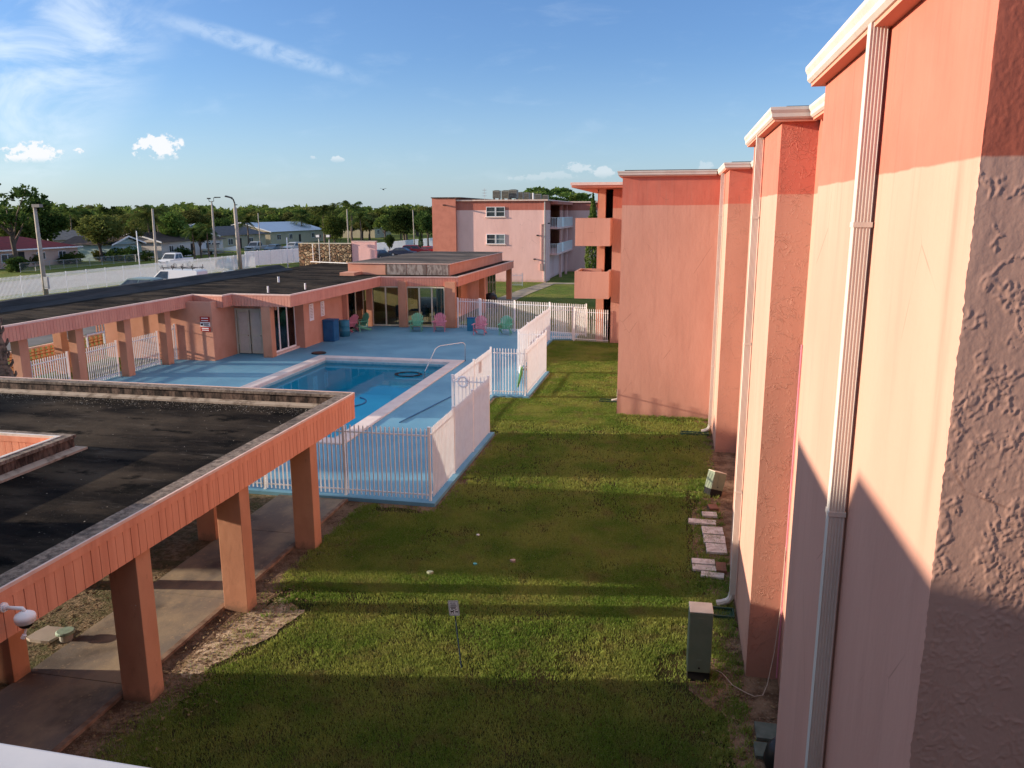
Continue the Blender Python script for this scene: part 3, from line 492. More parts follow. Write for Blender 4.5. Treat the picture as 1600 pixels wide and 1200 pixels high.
# the block that steps out towards the lawn, and the part behind it with the stair landings
bl = MB(); vface(bl, (1.35, 27.5), (-1.86, 27.5), 0, ZW); vface(bl, (-1.86, 27.5), (-1.86, 43.25), 0, ZW); vface(bl, (-1.86, 43.25), (-3.4, 43.25), 0, ZW); vface(bl, (-3.4, 43.25), (-3.4, 50), 0, ZW); vface(bl, (-3.4, 50), (-4.20, 50), 0, ZW)
bl.build('block_wall', M_WALL, apt, fixn=False)
bk = MB(); bk.box(3.2, 9, 3.99, 27, .01, ZW); vface(bk, (3.1, 3.98), (9, 3.98), 0, ZW); vface(bk, (9, 27), (9, 60), 0, ZW); vface(bk, (-4.32, 60), (9, 60), 0, ZW); bk.box(-4.32, -4.20, 44.4, 60, 0, ZW); bk.build('rear_wall_and_sun_screen', M_WALL, apt)  # thin side wall behind the landing column is added to keep sun out of the recess
rf = MB(); rf.prism([(9, 3.9), (9, 60.2), (-4.1, 60.2), (-4.1, 46.15), (-3.3, 46.15), (-3.3, 43.2), (-1.8, 43.2), (-1.8, 27.45), (1.4, 27.45), (1.4, 23.65), (XR2+.05, 23.65), (XR2+.05, 15.55), (1.35, 15.55), (1.35, 11.6), (XR1+.05, 11.6), (XR1+.05, 8.25), (1.35, 8.25), (1.35, 3.9)][::-1], ZW, ZW+.16)
rf.build('flat_roof', M_ROOF2, apt)
# gutters: K profile swept round each bay, soffit boards underneath
GP = [(.03, 8.20), (.125, 8.20), (.150, 8.225), (.150, 8.27), (.172, 8.31), (.172, 8.345), (.160, 8.35), (.03, 8.35)]
runs = [[(1.3, 8.42), (1.3, 3.98), (3.1, 3.98)][::1], [(1.3, 15.75), (1.3, 11.56), (1.72, 11.56)], [(XR1, 11.34), (XR1, 8.45)], [(1.35, 27.3), (1.35, 23.6), (XR2-.16, 23.6)], [(XR2, 23.4), (XR2, 15.78)], [(-1.86, 43.1), (-1.86, 27.5), (1.17, 27.5)]]
for rn in runs:
    rn = rn[::1]; prof = [(-o_, z_) for o_, z_ in GP]
    # walls are on the left of travel when heading towards the camera, so flip the offset
    d = (rn[1][0]-rn[0][0], rn[1][1]-rn[0][1]); outr = (d[1], -d[0])      # right of travel
    want = (-1, 0) if abs(d[1]) > abs(d[0]) else (0, -1); sgn = 1 if outr[0]*want[0] + outr[1]*want[1] > 0 else -1
    gt = MB().sweep([(o_*sgn, z_) for o_, z_ in GP], rn).build('gutter', M_GUT, apt)
    MB().sweep([(o_*sgn, z_) for o_, z_ in [(-.02, 8.17), (.11, 8.17), (.11, 8.198), (-.02, 8.198)]], rn).build('soffit_board', M_SOFFIT, gt)
# downspouts: ribbed pipe, straps, kick-out at the foot
def downspout(x, y, w, d, foot, zj=None, zb=0.06):
    mb = MB(); n = 5; pts = [(x, y), (x, y+w)]   # plan outline with ribs on the camera side
    pl = [(x-d, y+w), (x-d, y)]
    for k in range(n):
        a = x-d + d*(k+.12)/n; b = x-d + d*(k+.5)/n; c = x-d + d*(k+.88)/n; pl += [(a, y), (a+.002, y+.003), (c-.002, y+.003), (c, y)] if k < n else []
    pl += [(x, y), (x, y+w)]
    zt = 8.2
    if foot:
        mb.prism(pl, .28, zt)
        q = Vector; path = [(x-d/2, y+w/2, .30), (x-d/2-.02, y+w/2, .20), (x-d/2-.07, y+w/2, .13), (x-d/2-.18, y+w/2, .08), (x-d/2-.26, y+w/2, .06)]
        mb.tube(path, [.058, .058, .06, .06, .062], 8)
    else: mb.prism(pl, 0.02, zt)
    ds = mb.build('downspout', M_GUT, apt)
    for zs_ in (2.2, 4.82, 6.9):
        MB().box(x-d-.006, x+.012, y-.006, y+w+.006, zs_, zs_+.035).build('strap', M_GUT, ds)
    return ds
downspout(1.275, 5.86, .10, .105, False); downspout(1.275, 13.72, .11, .10, True); downspout(1.32, 25.6, .12, .10, True)
d4 = MB().cyl((-1.95, 29.5, .1), (-1.95, 29.5, .5), .05, n=8).cyl((-1.95, 29.5, .1), (-2.2, 29.5, .05), .05, n=8).build('downspout', M_GUT, apt)
# landings with solid parapets, column and roof slab at the far end
for z0 in (2.62, 5.33):
    b = MB(); x0, x1, y0, y1 = -5.17, -3.38, 41.5, 43.9
    b.box(x0, x1, y0, y0+.13, z0, z0+1.40).box(x0, x0+.13, y0+.13, y1-.13, z0+.16, z0+1.40).box(x0, x1-.6, y1-.13, y1, z0+.16, z0+1.40).box(x0, x1, y0+.13, y1-.13, z0, z0+.16).box(x1-.13, x1, y0+.13, 43.24, z0+.16, z0+1.40).box(-4.19, x1-.03, y1+.001, 49.9, z0, z0+.159)
    b.build('landing_balcony', M_WALL, apt)
MB().box(-4.22, -3.86, 43.95, 44.3, 0, 8.25).build('column', M_CLUBW, apt)
MB().box(-5.35, -1.87, 41.2, 60, 8.25, 8.47).build('landing_roof', M_CORAL, apt); MB().box(-5.40, -1.87, 41.14, 41.195, 8.36, 8.50).build('roof_edge_trim', M_TRIM, apt)
# painted strip of bare coral under the far trim is part of the stucco material (band above 7.24 m)

# walkway parapet in front of the viewer (white cap seen bottom left)
par = MB(); a = G(0, 1158, 5.95); b = G(255, 1200, 5.95); dx = Vector((b[0]-a[0], b[1]-a[1])).normalized(); nn = Vector((dx.y, -dx.x)); p0 = Vector(a) - dx*1.6; p1 = Vector(b) + dx*1.35
q0 = p0 + nn*.16; q1 = p1 + nn*.16
ped = empty('walkway_parapet', (p0.x, p0.y, 0), 'pale grey painted parapet cap at the lower left edge, nearest the viewer', 'parapet')
M_CAP = simple('parapet_cap_paint', (0.62,0.63,0.66), (0.54,0.56,0.60), 6, .55, dirt=((0.20,0.20,0.22), 30, .66, .7))
MB().prism([tuple(p0), tuple(q0), tuple(q1), tuple(p1)], 5.90, 5.95).build('cap', M_CAP, ped, bevel=.008)
i0, i1, j0, j1 = p0+nn*.02, p1+nn*.02, q0-nn*.02, q1-nn*.02
MB().prism([tuple(i0), tuple(j0), tuple(j1), tuple(i1)], 4.9, 5.899).build('wall', M_WALL, ped)

# out-of-view wings; the pair beyond the courtyard is added to shade the lawn
def wing(x0, x1, y0, y1, h, label):
    w_ = empty('unseen_wing', ((x0+x1)/2, (y0+y1)/2, 0), label, 'building')
    MB().box(x0, x1, y0, y1, 0, h).build('wall', M_WALL, w_); MB().box(x0-.2, x1+.2, y0-.2, y1+.2, h+.001, h+.18).build('roof', M_TRIM, w_)
    for z in (1.2, 3.9, 6.5):
        for k in range(int((y1-y0)/4)):
            yc = y0+2+4*k; f = MB().box(x1+.001, x1+.05, yc-.7, yc+.7, z, z+1.1).build('window', M_TRIM, w_); MB().box(x1+.051, x1+.06, yc-.6, yc+.6, z+.08, z+1.02).build('pane', M_PANE, f)
    return w_
# the part of the building the viewer stands in: rear wall, gallery floor behind the parapet
home = empty('unseen_wing', (-4, -4, 0), 'salmon wing behind the viewer, out of view', 'building')
MB().box(-13, 9, -12, -1.6, 0, 8.25).build('wall', M_WALL, home); MB().box(-13.2, 9, -12.2, -1.0, 8.251, 8.45).build('roof', M_TRIM, home); MB().box(-13, 3.0, -1.599, .45, 5.2, 5.38).build('gallery_floor', M_CONC, home)
wing(-17.2, -14.2, 3.32, 7.9, 7.60, 'lower stair block at the end of the pink wing, out of view')
wing(-17.2, -14.2, -16, 2.9, 8.10, 'pink three storey wing left of the covered walkway, out of view')
wing(-41.5, -39, 14.3, 18.15, 8.6, 'unseen tall pink block added beyond the courtyard to shade the lawn')  # added blocker for the dark band across the middle of the lawn
wing(-41.5, -39, 8.2, 12.1, 7.3, 'unseen lower pink block added beyond the courtyard, nearer the viewer, to shade the walkway')  # added blocker that keeps low sun off the walkway and lawn

# ------------------------------------------------------------------ covered walkway roof
cov = empty('covered_walkway', (-12, 10, 0), 'coral covered walkway with black flat roof in the left foreground', 'shelter')
XF = -7.2; ZT, ZB = 2.93, 2.33; YE = 16.9; HX, HY = -11.2, 12.33       # fascia face, end, courtyard opening corner
XL = -17.2; HY0 = -1.0
# roof deck (L shape round the courtyard opening)
MB().prism([(XL, HY), (XL, YE-.05), (XF-.05, YE-.05), (XF-.05, -6), (HX, -6), (HX, HY)][::-1], 2.47, 2.62).build('roof', M_ROOF, cov)
# upstand and cap round the outside
CP = [(-.04, 2.86), (-.04, ZT), (-.30, ZT), (-.30, 2.86)]
path = [(XL, YE), (XF, YE), (XF, -6)]
def outward(path, prof): # shape outward on the left of travel -> flip sign
    return MB().sweep([(-o_, z_) for o_, z_ in prof], path)
outward(path, [(-.02, 2.872), (-.02, ZT), (-.30, ZT), (-.30, 2.872)]).build('parapet_cap', M_MILD, cov)
outward(path, [(-.06, 2.60), (-.06, 2.871), (-.27, 2.871), (-.27, 2.60)]).build('upstand', M_STAIN, cov)
outward(path, [(-.271, 2.62), (-.271, 2.70), (-.42, 2.665), (-.42, 2.62)]).build('flashing', M_FLASH, cov)
outward(path, [(.012, 2.90), (.012, ZT+.012), (-.02, ZT+.012), (-.02, 2.90)]).build('drip_edge', M_TRIM, cov)
# boarded fascia: top rail plus vertical boards with open joints
def boards(a, b, z0, z1, name, parent, m, w_=.155, rail=.11, face=.0, groove=.010, mg=None, th=.03):
    a = Vector(a); b = Vector(b); L = (b-a).length; d = (b-a)/L; n = Vector((d.y, -d.x)); k = max(1, round(L/w_)); st = L/k; mb = MB()
    def slab(s0, s1, o0, o1, zz0, zz1):
        p = [a+d*s0+n*o0, a+d*s1+n*o0, a+d*s1+n*o1, a+d*s0+n*o1]; mb.prism([tuple(q) for q in p], zz0, zz1)
    for j in range(k):
        jit = random.uniform(-.0015, .0015); slab(j*st+groove/2, (j+1)*st-groove/2, -.02+jit, jit, z0+random.uniform(-.003, .003), z1-rail)
    o = mb.build(name, m, parent)
    mb = MB(); mb2 = MB()
    p = [a+n*-.035, b+n*-.035, b+n*-.021, a+n*-.021]; mb2.prism([tuple(q) for q in p], z0+.01, z1-.001); mb2.build('backing_board', mg or M_GROOVE, o)
    p = [a+n*-.02, b+n*-.02, b+n*.010, a+n*.010]; mb.prism([tuple(q) for q in p], z1-rail+.001, z1-.002); mb.build('top_rail', m, o)
    return o
boards((XF, -6), (XF, YE), ZB, 2.90, 'fascia', cov, M_FASC)
boards((XF-.04, YE), (XL, YE), ZB, 2.90, 'fascia', cov, M_FASC)
boards((XL, HY-.02), (HX-.06, HY-.02), ZB, 2.90, 'courtyard_fascia', cov, M_FASC)     # faces the opening
boards((HX-.02, HY-.06), (HX-.02, -6), 2.46, 2.90, 'courtyard_fascia', cov, M_FASC)
# upstand round the opening: white metal cap, dark mildewed inside
ip = [(XL, HY), (HX, HY), (HX, -6)]
M_WCAP = simple('white_metal_cap', (0.75,0.70,0.64), (0.60,0.52,0.45), 8, .5)
def inner(prof, path=ip): return MB().sweep(prof, path)
# (travel right along +X then -Y: outside of the opening = left side)
inner([(-.005, 2.87), (-.005, ZT), (-.22, ZT), (-.22, 2.87)]).build('opening_cap', M_MILD, cov)
inner([(.016, 2.885), (.016, ZT+.012), (-.05, ZT+.012), (-.05, 2.885)]).build('opening_cap_edge', M_WCAP, cov)
inner([(-.035, 2.60), (-.035, 2.869), (-.19, 2.869), (-.19, 2.60)]).build('opening_upstand', M_STAIN, cov)
inner([(-.191, 2.62), (-.191, 2.70), (-.34, 2.66), (-.34, 2.62)]).build('opening_flashing', M_FLASH, cov)
# columns (two rows)
for y in (3.45, 6.25, 9.12, 11.86, 14.62): MB().box(-7.72, -7.26, y, y+.32, 0, 2.469).build('column', M_COL, cov, bevel=.008)
for x, y in ((-10.02, 3.45), (-10.02, 6.25), (-10.02, 9.12), (-10.02, 14.62), (-12.9, 14.62), (-15.8, 14.62), (-11.72, 11.98), (-15.8, 12.6)): MB().box(x, x+.44, y, y+.32, 0, 2.469).build('column', M_COL, cov, bevel=.008)
# gravel and debris on the roof
n = 1500; x = np.concatenate([np.random.uniform(-16.5, -7.6, 1300), np.random.uniform(-16, -7.6, 160)]); y = np.concatenate([16.45-np.abs(np.random.normal(0, .35, 1300)), np.random.uniform(6, 16.4, 160)])
okk = ~((x < HX+.4) & (y < HY+.4)); x = x[okk]; y = y[okk]; m = len(x); s = np.random.uniform(.004, .013, m); an = np.random.uniform(0, 6.28, m); v = np.empty((m, 4, 3))
for k, (a_, b_) in enumerate(((-1,-.6), (1,-.6), (1,.6), (-1,.6))): v[:,k] = np.stack([x+s*(a_*np.cos(an)-b_*np.sin(an)), y+s*(a_*np.sin(an)+b_*np.cos(an)), 2.632+.012*np.random.rand(m)], 1)
M_GRAV = simple('pale_grit', (0.45,0.40,0.34), (0.16,0.13,0.10), 30, .9)
tag(fastmesh('roof_grit', v.reshape(-1, 3), 4, M_GRAV), 'pale grit and leaf debris lying on the black walkway roof', 'grit', kind='stuff')
# security camera on the fascia
cm = empty('security_camera', (XF, 6.88, 2.7), 'white dome security camera on an arm fixed to the coral fascia', 'camera')
wm = M_WHITE
MB().cyl((XF, 6.84, 2.72), (XF+.03, 6.84, 2.72), .055, n=16).cyl((XF+.03, 6.84, 2.72), (XF+.06, 6.84, 2.72), .035, n=16).build('wall_plate', wm, cm)
MB().tube([(XF+.05, 6.84, 2.72), (XF+.16, 6.85, 2.72), (XF+.24, 6.86, 2.72), (XF+.26, 6.86, 2.70), (XF+.26, 6.86, 2.67)], .022, 10).build('arm', wm, cm, smooth=True)
MB().lathe([(0, .09), (.03, .09), (.06, .075), (.10, .05), (.11, .03), (.11, -.005), (.104, -.01), (.104, -.03), (.09, -.045), (.085, -.05), (0, -.05)], (XF+.26, 6.86, 2.60), 24).build('housing', wm, cm, smooth=True)
MB().lathe([(.08, 0), (.07, -.03), (.045, -.055), (0, -.065)], (XF+.26, 6.86, 2.549), 20).build('dome', M_BLACK, cm, smooth=True)
MB().cyl((XF+.26, 6.86, 2.50), (XF+.24, 6.84, 2.40), .012, n=8).cyl((XF+.24, 6.84, 2.41), (XF+.22, 6.83, 2.37), .024, n=8).build('cable_tail', wm, cm)
# round utility covers in the bare ground
vc = empty('valve_box', (*G(102, 1000, 0), 0), 'round pale green lid standing proud of the leaf litter by the path', 'valve box')
x, y = G(104, 1001); MB().cyl((x, y, 0), (x, y, .16), .10, n=18).build('pipe', simple('pipe_grey', (0.35,0.36,0.33), rough=.6), vc)
MB().lathe([(0, .02), (.13, .02), (.15, .005), (.15, -.02)], (x, y, .17), 22).build('lid', simple('pale_green_lid', (0.30,0.42,0.33), (0.22,0.32,0.26), 12, .5), vc)
x, y = G(72, 994); tag(MB().prism(jag([(x-.22, y-.2), (x+.22, y-.22), (x+.24, y+.2), (x-.2, y+.24)], .05, .1, 2), .01, .06).build('stone_slab', M_CONC), 'flat grey stone slab lying left of the green lid', 'slab')
# ------------------------------------------------------------------ white picket fences
def fence(a, b, label, h=1.83, z=0.10, bay=2.4, pick=.115, group=None, ends=(True, True), m=M_WHITE, root=None, pw=.027, gate=None, name='picket_fence', cat='fence', zf=0.0):
    a = Vector(a); b = Vector(b); L = (b-a).length; d = (b-a)/L; nrm = Vector((d.y, -d.x)); f = root or empty(name, (a.x, a.y, z), label, cat, group)
    nb = max(1, round(L/bay)); st = L/nb
    def bar(s0, s1, o0, o1, z0, z1, mb):
        p = [a+d*s0+nrm*o0, a+d*s1+nrm*o0, a+d*s1+nrm*o1, a+d*s0+nrm*o1]; mb.prism([tuple(q) for q in p], z0, z1)
    for k in range(nb+1):
        if (k == 0 and not ends[0]) or (k == nb and not ends[1]): continue
        s = k*st; mb = MB(); bar(s-.03, s+.03, -.03, .03, z, z+h+.02, mb); bar(s-.036, s+.036, -.036, .036, z+h+.021, z+h+.04, mb); mb.build('post', m, f)
    for k in range(nb):
        s0, s1 = k*st+.03, (k+1)*st-.03; mb = MB()
        bar(s0, s1, -.014, .014, z+h-.20, z+h-.165, mb); bar(s0, s1, -.014, .014, z+.13, z+.165, mb)
        n = max(2, round((s1-s0)/pick)); 
        for j in range(n):
            c = s0 + (j+.5)*(s1-s0)/n; q = random.uniform(-.004, .004)
            bar(c-pw/2, c+pw/2, .0141, .0141+pw, z+.05, z+h-.02+q, mb)
            p = a+d*c+nrm*(.0141+pw/2); i = len(mb.v); zz = z+h-.02+q
            mb.v += [tuple((a+d*(c+sx*pw/2)+nrm*(.0141+oy)).to_3d()+Vector((0,0,zz))) for sx, oy in ((-1,0),(1,0),(1,pw),(-1,pw))] + [(p.x, p.y, zz+.035)]
            mb.f += [(i, i+1, i+4), (i+1, i+2, i+4), (i+2, i+3, i+4), (i+3, i, i+4)]
        mb.build('picket_panel', m, f)
    return f
FG = 'white picket fences round the pool deck'
fence((-14.5, 17.72), (-5.68, 17.72), 'white picket fence facing the viewer along the near edge of the pool deck', group=FG)
fence((-5.68, 17.82), (-5.68, 24.0), 'long white picket fence running away from the nearest deck corner along the lawn', group=FG, ends=(False, True))
fence((-6.86, 24.0), (-5.72, 24.0), 'short white picket fence across the first step in the deck edge', group=FG, ends=(True, False))
fence((-6.86, 24.1), (-6.86, 29.42), 'white picket fence with a small notice, set back between the two deck steps', group=FG, ends=(False, True))
fence((-6.80, 29.42), (-5.52, 29.42), 'short white picket fence across the second step where a green float hangs', group=FG, ends=(False, True))
fence((-5.50, 29.5), (-5.50, 34.3), 'white picket fence along the lawn beyond the second deck step', group=FG, ends=(False, True))
fence((-6.74, 34.3), (-5.56, 34.3), 'short white picket fence closing the far deck step', group=FG, ends=(True, False))
fence((-6.74, 34.4), (-6.74, 43.3), 'white picket fence running back from the far deck step to the gate', group=FG, ends=(False, True))
fence((-6.68, 43.5), (-5.50, 43.6), 'short white picket fence between the far fence corner and the gate post', group=FG, ends=(False, True), bay=3)
fence((-5.42, 43.6), (-3.45, 43.2), 'white picket fence between the gate post and the salmon landing wall', group=FG, ends=(True, False), z=.02, bay=3)
fence((-13.0, 46.95), (-11.55, 46.6), 'white picket gate beside the clubhouse corner column', group=FG, name='picket_gate', cat='gate', bay=1.5)
fence((-11.45, 46.55), (-4.9, 44.9), 'white picket fence behind the two chairs on the far side of the deck', group=FG)
# things hung on the fence
tag(MB().box(-6.93, -6.905, 27.3, 27.75, 1.35, 1.75).build('notice_plate', simple('faded_notice', (0.62,0.40,0.34), (0.7,0.55,0.5), 12)), 'faded pink notice plate fixed to the set back white fence', 'notice')
fl = empty('pool_float', (-5.62, 29.42, 1.0), 'green and white deflated pool float hanging on the short fence', 'pool float')
MB().tube([(-5.62, 29.36, 1.25), (-5.66, 29.33, 1.0), (-5.72, 29.32, .7), (-5.78, 29.32, .45)], [.03, .06, .05, .02], 8).build('green_panel', simple('float_green', (0.16,0.42,0.14)), fl, smooth=True)
MB().tube([(-5.68, 29.37, 1.3), (-5.70, 29.36, 1.05), (-5.69, 29.36, .8)], [.02, .05, .02], 8).build('white_panel', M_WHITE, fl, smooth=True)
MB().tube([(-6.5+.16*math.cos(t), 23.96, 1.75+.16*math.sin(t)) for t in np.linspace(0, 6.283, 20)], .035, 8).build('life_ring', M_WHITE, None, smooth=True)
tag(bpy.data.objects['life_ring'], 'small white life ring hung on the short fence at the first deck step', 'life ring')

# ------------------------------------------------------------------ clubhouse
club = empty('clubhouse', (-19, 42, 0), 'low coral clubhouse with boarded fascia and dark flat roof beyond the pool', 'building')
CT, CB = 3.20, 2.61
cp = [(-22.75, 23.0), (-22.75, 34.5), (-21.1, 34.35), (-21.1, 35.2), (-18.0, 35.15), (-17.8, 46.6), (-13.0, 47.1), (-13.0, 64.2)]
for i in range(len(cp)-1):
    a, b = cp[i], cp[i+1]; boards(a, b, CB, CT-.03, 'fascia', club, M_CLUBF, w_=.16, rail=.07, groove=.012)
boards((-13.0, 64.2), (-22, 64.2), CB, CT-.03, 'fascia', club, M_CLUBF, w_=.3, rail=.07)
boards((-27.5, 23.0), (-22.75, 23.0), CB, CT-.03, 'fascia', club, M_CLUBF, w_=.16, rail=.07)
MB().sweep([(.014, CT-.05), (.014, CT+.01), (-.10, CT+.01), (-.10, CT-.05)], [(-27.5, 23.0)]+cp+[(-22, 64.2)]).build('roof_edge_trim', M_TRIM, club)
MB().prism([(x+(-.05 if i else 0), y+.02) for i, (x, y) in enumerate([(-27.5, 23.05), (-22.75, 23.05), (-22.75, 34.5), (-21.1, 34.35), (-21.1, 35.2), (-18.0, 35.2), (-17.8, 46.7), (-13.0, 47.15), (-13.0, 64.1), (-27.4, 64.1)])], CT-.30, CT-.04).build('roof', M_ROOF, club)
# rear upstand: black tar, tall and lumpy
mb = MB()
yy_ = np.linspace(23.1, 52, 60)
for k in range(59):
    h0 = .26+.05*mnoise.noise(Vector((yy_[k]*.7, 1, 0))); h1 = .26+.05*mnoise.noise(Vector((yy_[k+1]*.7, 1, 0))); w0 = .06*mnoise.noise(Vector((yy_[k], 5, 0))); w1 = .06*mnoise.noise(Vector((yy_[k+1], 5, 0)))
    a0 = (-27.6, yy_[k]); a1 = (-27.6, yy_[k+1])
    P0 = [(-27.62, CT-.04), (-27.62, CT+h0), (-27.3+w0, CT+h0), (-26.8+w0, CT+.07), (-26.2+w0*2, CT-.035)]; P1 = [(-27.62, CT-.04), (-27.62, CT+h1), (-27.3+w1, CT+h1), (-26.8+w1, CT+.07), (-26.2+w1*2, CT-.035)]
    for j in range(4): mb.quad((P0[j][0], yy_[k], P0[j][1]), (P1[j][0], yy_[k+1], P1[j][1]), (P1[j+1][0], yy_[k+1], P1[j+1][1]), (P0[j+1][0], yy_[k], P0[j+1][1]))
mb.build('rear_upstand', M_TAR, club)
# raised roof over the hall
MB().box(-20.7, -13.9, 48.5, 64.0, CT-.05, 3.86).build('raised_roof_wall', M_CLUBW, club); MB().box(-20.78, -13.82, 48.42, 64.1, 3.861, 3.90).build('raised_roof_trim', M_TRIM, club)
MB().box(-20.70, -13.90, 48.50, 64.02, 3.901, 3.915).build('raised_roof_felt', M_ROOF2, club)
for x0, x1 in ((-18.02, -16.75), (-16.70, -15.45), (-15.40, -14.0)): MB().box(x0, x1, 48.455, 48.495, CT-.02, 3.84).build('plywood_panel', M_PLY, club)
MB().box(-18.15, -18.04, 48.46, 48.494, CT-.02, 3.84).build('panel_batten', M_STAIN, club)
MB().box(-20.72, -19.75, 47.2, 48.45, CT-.035, 3.36).build('roof_curb', M_CLUBW, club)
for px, py in ((436, 325), (419, 456), (477, 451), (435, 440)):
    x, y = G(px if py > 400 else 436, py if py > 400 else 440, CT)
    MB().cyl((x, y, CT-.04), (x, y, CT+.28), .045, n=10).build('roof_vent_pipe', M_WHITE, club)
# walls: each a slab of its own
def slab(x0, x1, y0, y1, z0=0.1, z1=CB+.3, m=M_CLUBW, name='wall'): return MB().box(x0, x1, y0, y1, z0, z1).build(name, m, club)
slab(-27.3, -21.45, 33.9, 34.1); slab(-21.649, -21.45, 34.101, 35.95); slab(-21.448, -19.25, 35.95, 36.1, 2.35); slab(-27.3, -27.12, 34.101, 45.0); slab(-27.3, -27.12, 55.5, 64)
slab(-19.62, -19.15, 35.2, 35.62, name='pillar', m=M_COL); slab(-18.64, -18.2, 35.3, 35.6, 2.6, 2.92)
slab(-19.5, -18.9, 38.25, 38.4); slab(-19.1, -18.9, 38.401, 43.2); slab(-19.4, -18.6, 43.201, 43.35); slab(-19.0, -18.8, 43.351, 43.9)
slab(-18.75, -18.4, 46.5, 46.9, name='pillar', m=M_COL); slab(-16.65, -16.15, 46.5, 46.85, name='pillar', m=M_COL); slab(-13.75, -13.1, 46.75, 47.1, name='pillar', m=M_COL)
slab(-13.5, -13.1, 54.4, 54.8, name='pillar', m=M_COL); slab(-13.5, -13.1, 63.6, 64.0, name='pillar', m=M_COL)
slab(-14.5, -14.3, 52.5, 60.3); slab(-14.9, -14.3, 60.301, 60.5); slab(-14.5, -14.3, 49.0, 49.3)
# hall inside the glass: warm walls, floor, ceiling
M_HALL = simple('hall_wall_cream', (0.52,0.46,0.26), (0.46,0.40,0.22), 1, .8)
slab(-21.8, -17.9, 54.0, 54.15, m=M_HALL, name='inner_wall'); slab(-17.2, -15.6, 57.0, 57.15, m=simple('hall_curtain', (0.20,0.13,0.13), (0.10,0.06,0.06), 14, st=(1,1,.05)), name='curtain')
slab(-21.9, -21.7, 54.151, 64, m=M_HALL, name='inner_wall'); slab(-21.7, -14.31, 47.3, 64, .101, .12, M_CREAM, 'hall_floor')
slab(-21.9, -21.7, 46.9, 48.0, m=M_HALL, name='inner_wall')
for z0, z1 in ((.12, .9), (2.5, 2.9)): slab(-21.9, -21.7, 48.001, 53.999, z0, z1, M_HALL, 'inner_wall')
# glazing: aluminium frames with panes
def glazing(a, b, n, z0=.14, z1=2.60, m=M_CREAM, name='glass_door', skip=()):
    a = Vector(a); b = Vector(b); L = (b-a).length; d = (b-a)/L; nn_ = Vector((d.y, -d.x)); fr = None
    def bar(mb, s0, s1, o, zz0, zz1):
        p = [a+d*s0-nn_*o, a+d*s1-nn_*o, a+d*s1+nn_*o, a+d*s0+nn_*o]; mb.prism([tuple(q) for q in p], zz0, zz1)
    for k in range(n):
        s0, s1 = L*k/n, L*(k+1)/n; mb = MB(); bar(mb, s0, s0+.045, .03, z0, z1); bar(mb, s1-.045, s1-.002, .03, z0, z1); bar(mb, s0+.045, s1-.045, .028, z0, z0+.09); bar(mb, s0+.045, s1-.045, .028, z1-.07, z1)
        fr = mb.build(name, m, club)
        if k not in skip: mb = MB(); bar(mb, s0+.045, s1-.045, .004, z0+.09, z1-.07); mb.build('pane', M_GLASS, fr)
glazing((-18.4, 46.7), (-16.65, 46.7), 2); glazing((-16.15, 46.7), (-13.75, 46.7), 3); glazing((-19.3, 46.8), (-18.75, 46.8), 1); glazing((-18.9, 43.9), (-18.9, 46.4), 2)
glazing((-19.4, 35.62), (-19.4, 38.2), 3, .2, 2.6, M_WHITE); glazing((-14.4, 47.2), (-14.4, 49.0), 2); glazing((-14.4, 60.5), (-14.4, 63.6), 3)
slab(-19.5, -19.2, 35.621, 38.249, .1, .2, M_TRIM, 'door_sill')
# dark store room and lobby behind the doors, entrance doors
MB().box(-24.5, -19.6, 38.6, 38.7, .1, 2.9).build('inner_wall', M_CREAM, club); slab(-24.5, -19.6, 36.101, 38.6, .101, .11, M_DARK, 'lobby_floor')
for x0, x1 in ((-21.35, -20.72), (-20.66, -20.03)):
    dr = MB().box(x0, x1, 35.98, 36.03, .14, 2.32).build('entrance_door', M_CREAM, club); MB().box(x0+.09, x1-.09, 35.965, 35.979, 1.1, 2.2).box(x0+.09, x1-.09, 35.965, 35.979, .28, 1.0).build('door_panel', simple('door_panel_paint', (0.62,0.55,0.46), (0.55,0.48,0.40), 3), dr); MB().cyl((x1-.08, 35.93, 1.05), (x1-.08, 35.97, 1.05), .03, n=8).build('handle', M_METAL, dr)
MB().box(-21.44, -21.36, 35.9, 35.949, .1, 2.4).box(-20.02, -19.94, 35.9, 35.949, .1, 2.4).box(-21.359, -20.021, 35.9, 35.949, 2.33, 2.4).build('door_frame', M_CREAM, club)
slab(-19.93, -19.63, 36.2, 36.3, m=simple('door_reveal', (0.50,0.45,0.38)))
# veranda on the left: columns, fences between them, pierced block screen behind
for y in (24.1, 26.9, 29.75, 32.55): slab(-23.35, -23.0, y, y+.42, name='column', m=M_COL)
slab(-26.6, -26.2, 24.1, 24.5, name='column', m=M_COL); slab(-26.6, -26.2, 29.75, 30.15, name='column', m=M_COL)
M_ORB = simple('pierced_block_orange', (0.50,0.22,0.09), (0.42,0.17,0.07), 4, .85)
mb = MB(); y = 24.6
bw = .30
while y < 33.6:
    for r_ in range(4):
        z = .1 + r_*bw; t_ = .045
        mb.box(-27.18, -27.04, y, y+bw, z, z+t_); mb.box(-27.18, -27.04, y, y+t_, z+t_+.001, z+bw-.001); 
        mb.extr([(y+t_, z+bw*.5), (y+bw*.5, z+bw*.40), (y+bw-.001, z+bw*.5), (y+bw*.5, z+bw*.60)], lambda u, v, w: (w, u, v), -27.17, -27.06)
    y += bw
scr = mb.build('pierced_block_screen', M_ORB, club); MB().box(-27.2, -27.02, 24.6, 33.6, 1.305, 1.38).build('screen_cap', M_TRIM, scr)
for y in (33.12, 33.32, 33.52): MB().box(-27.16, -27.10, y, y+.045, 1.381, 2.9).build('veranda_post', M_CLUBW, club)
VF = 'white picket fences between the clubhouse veranda columns'
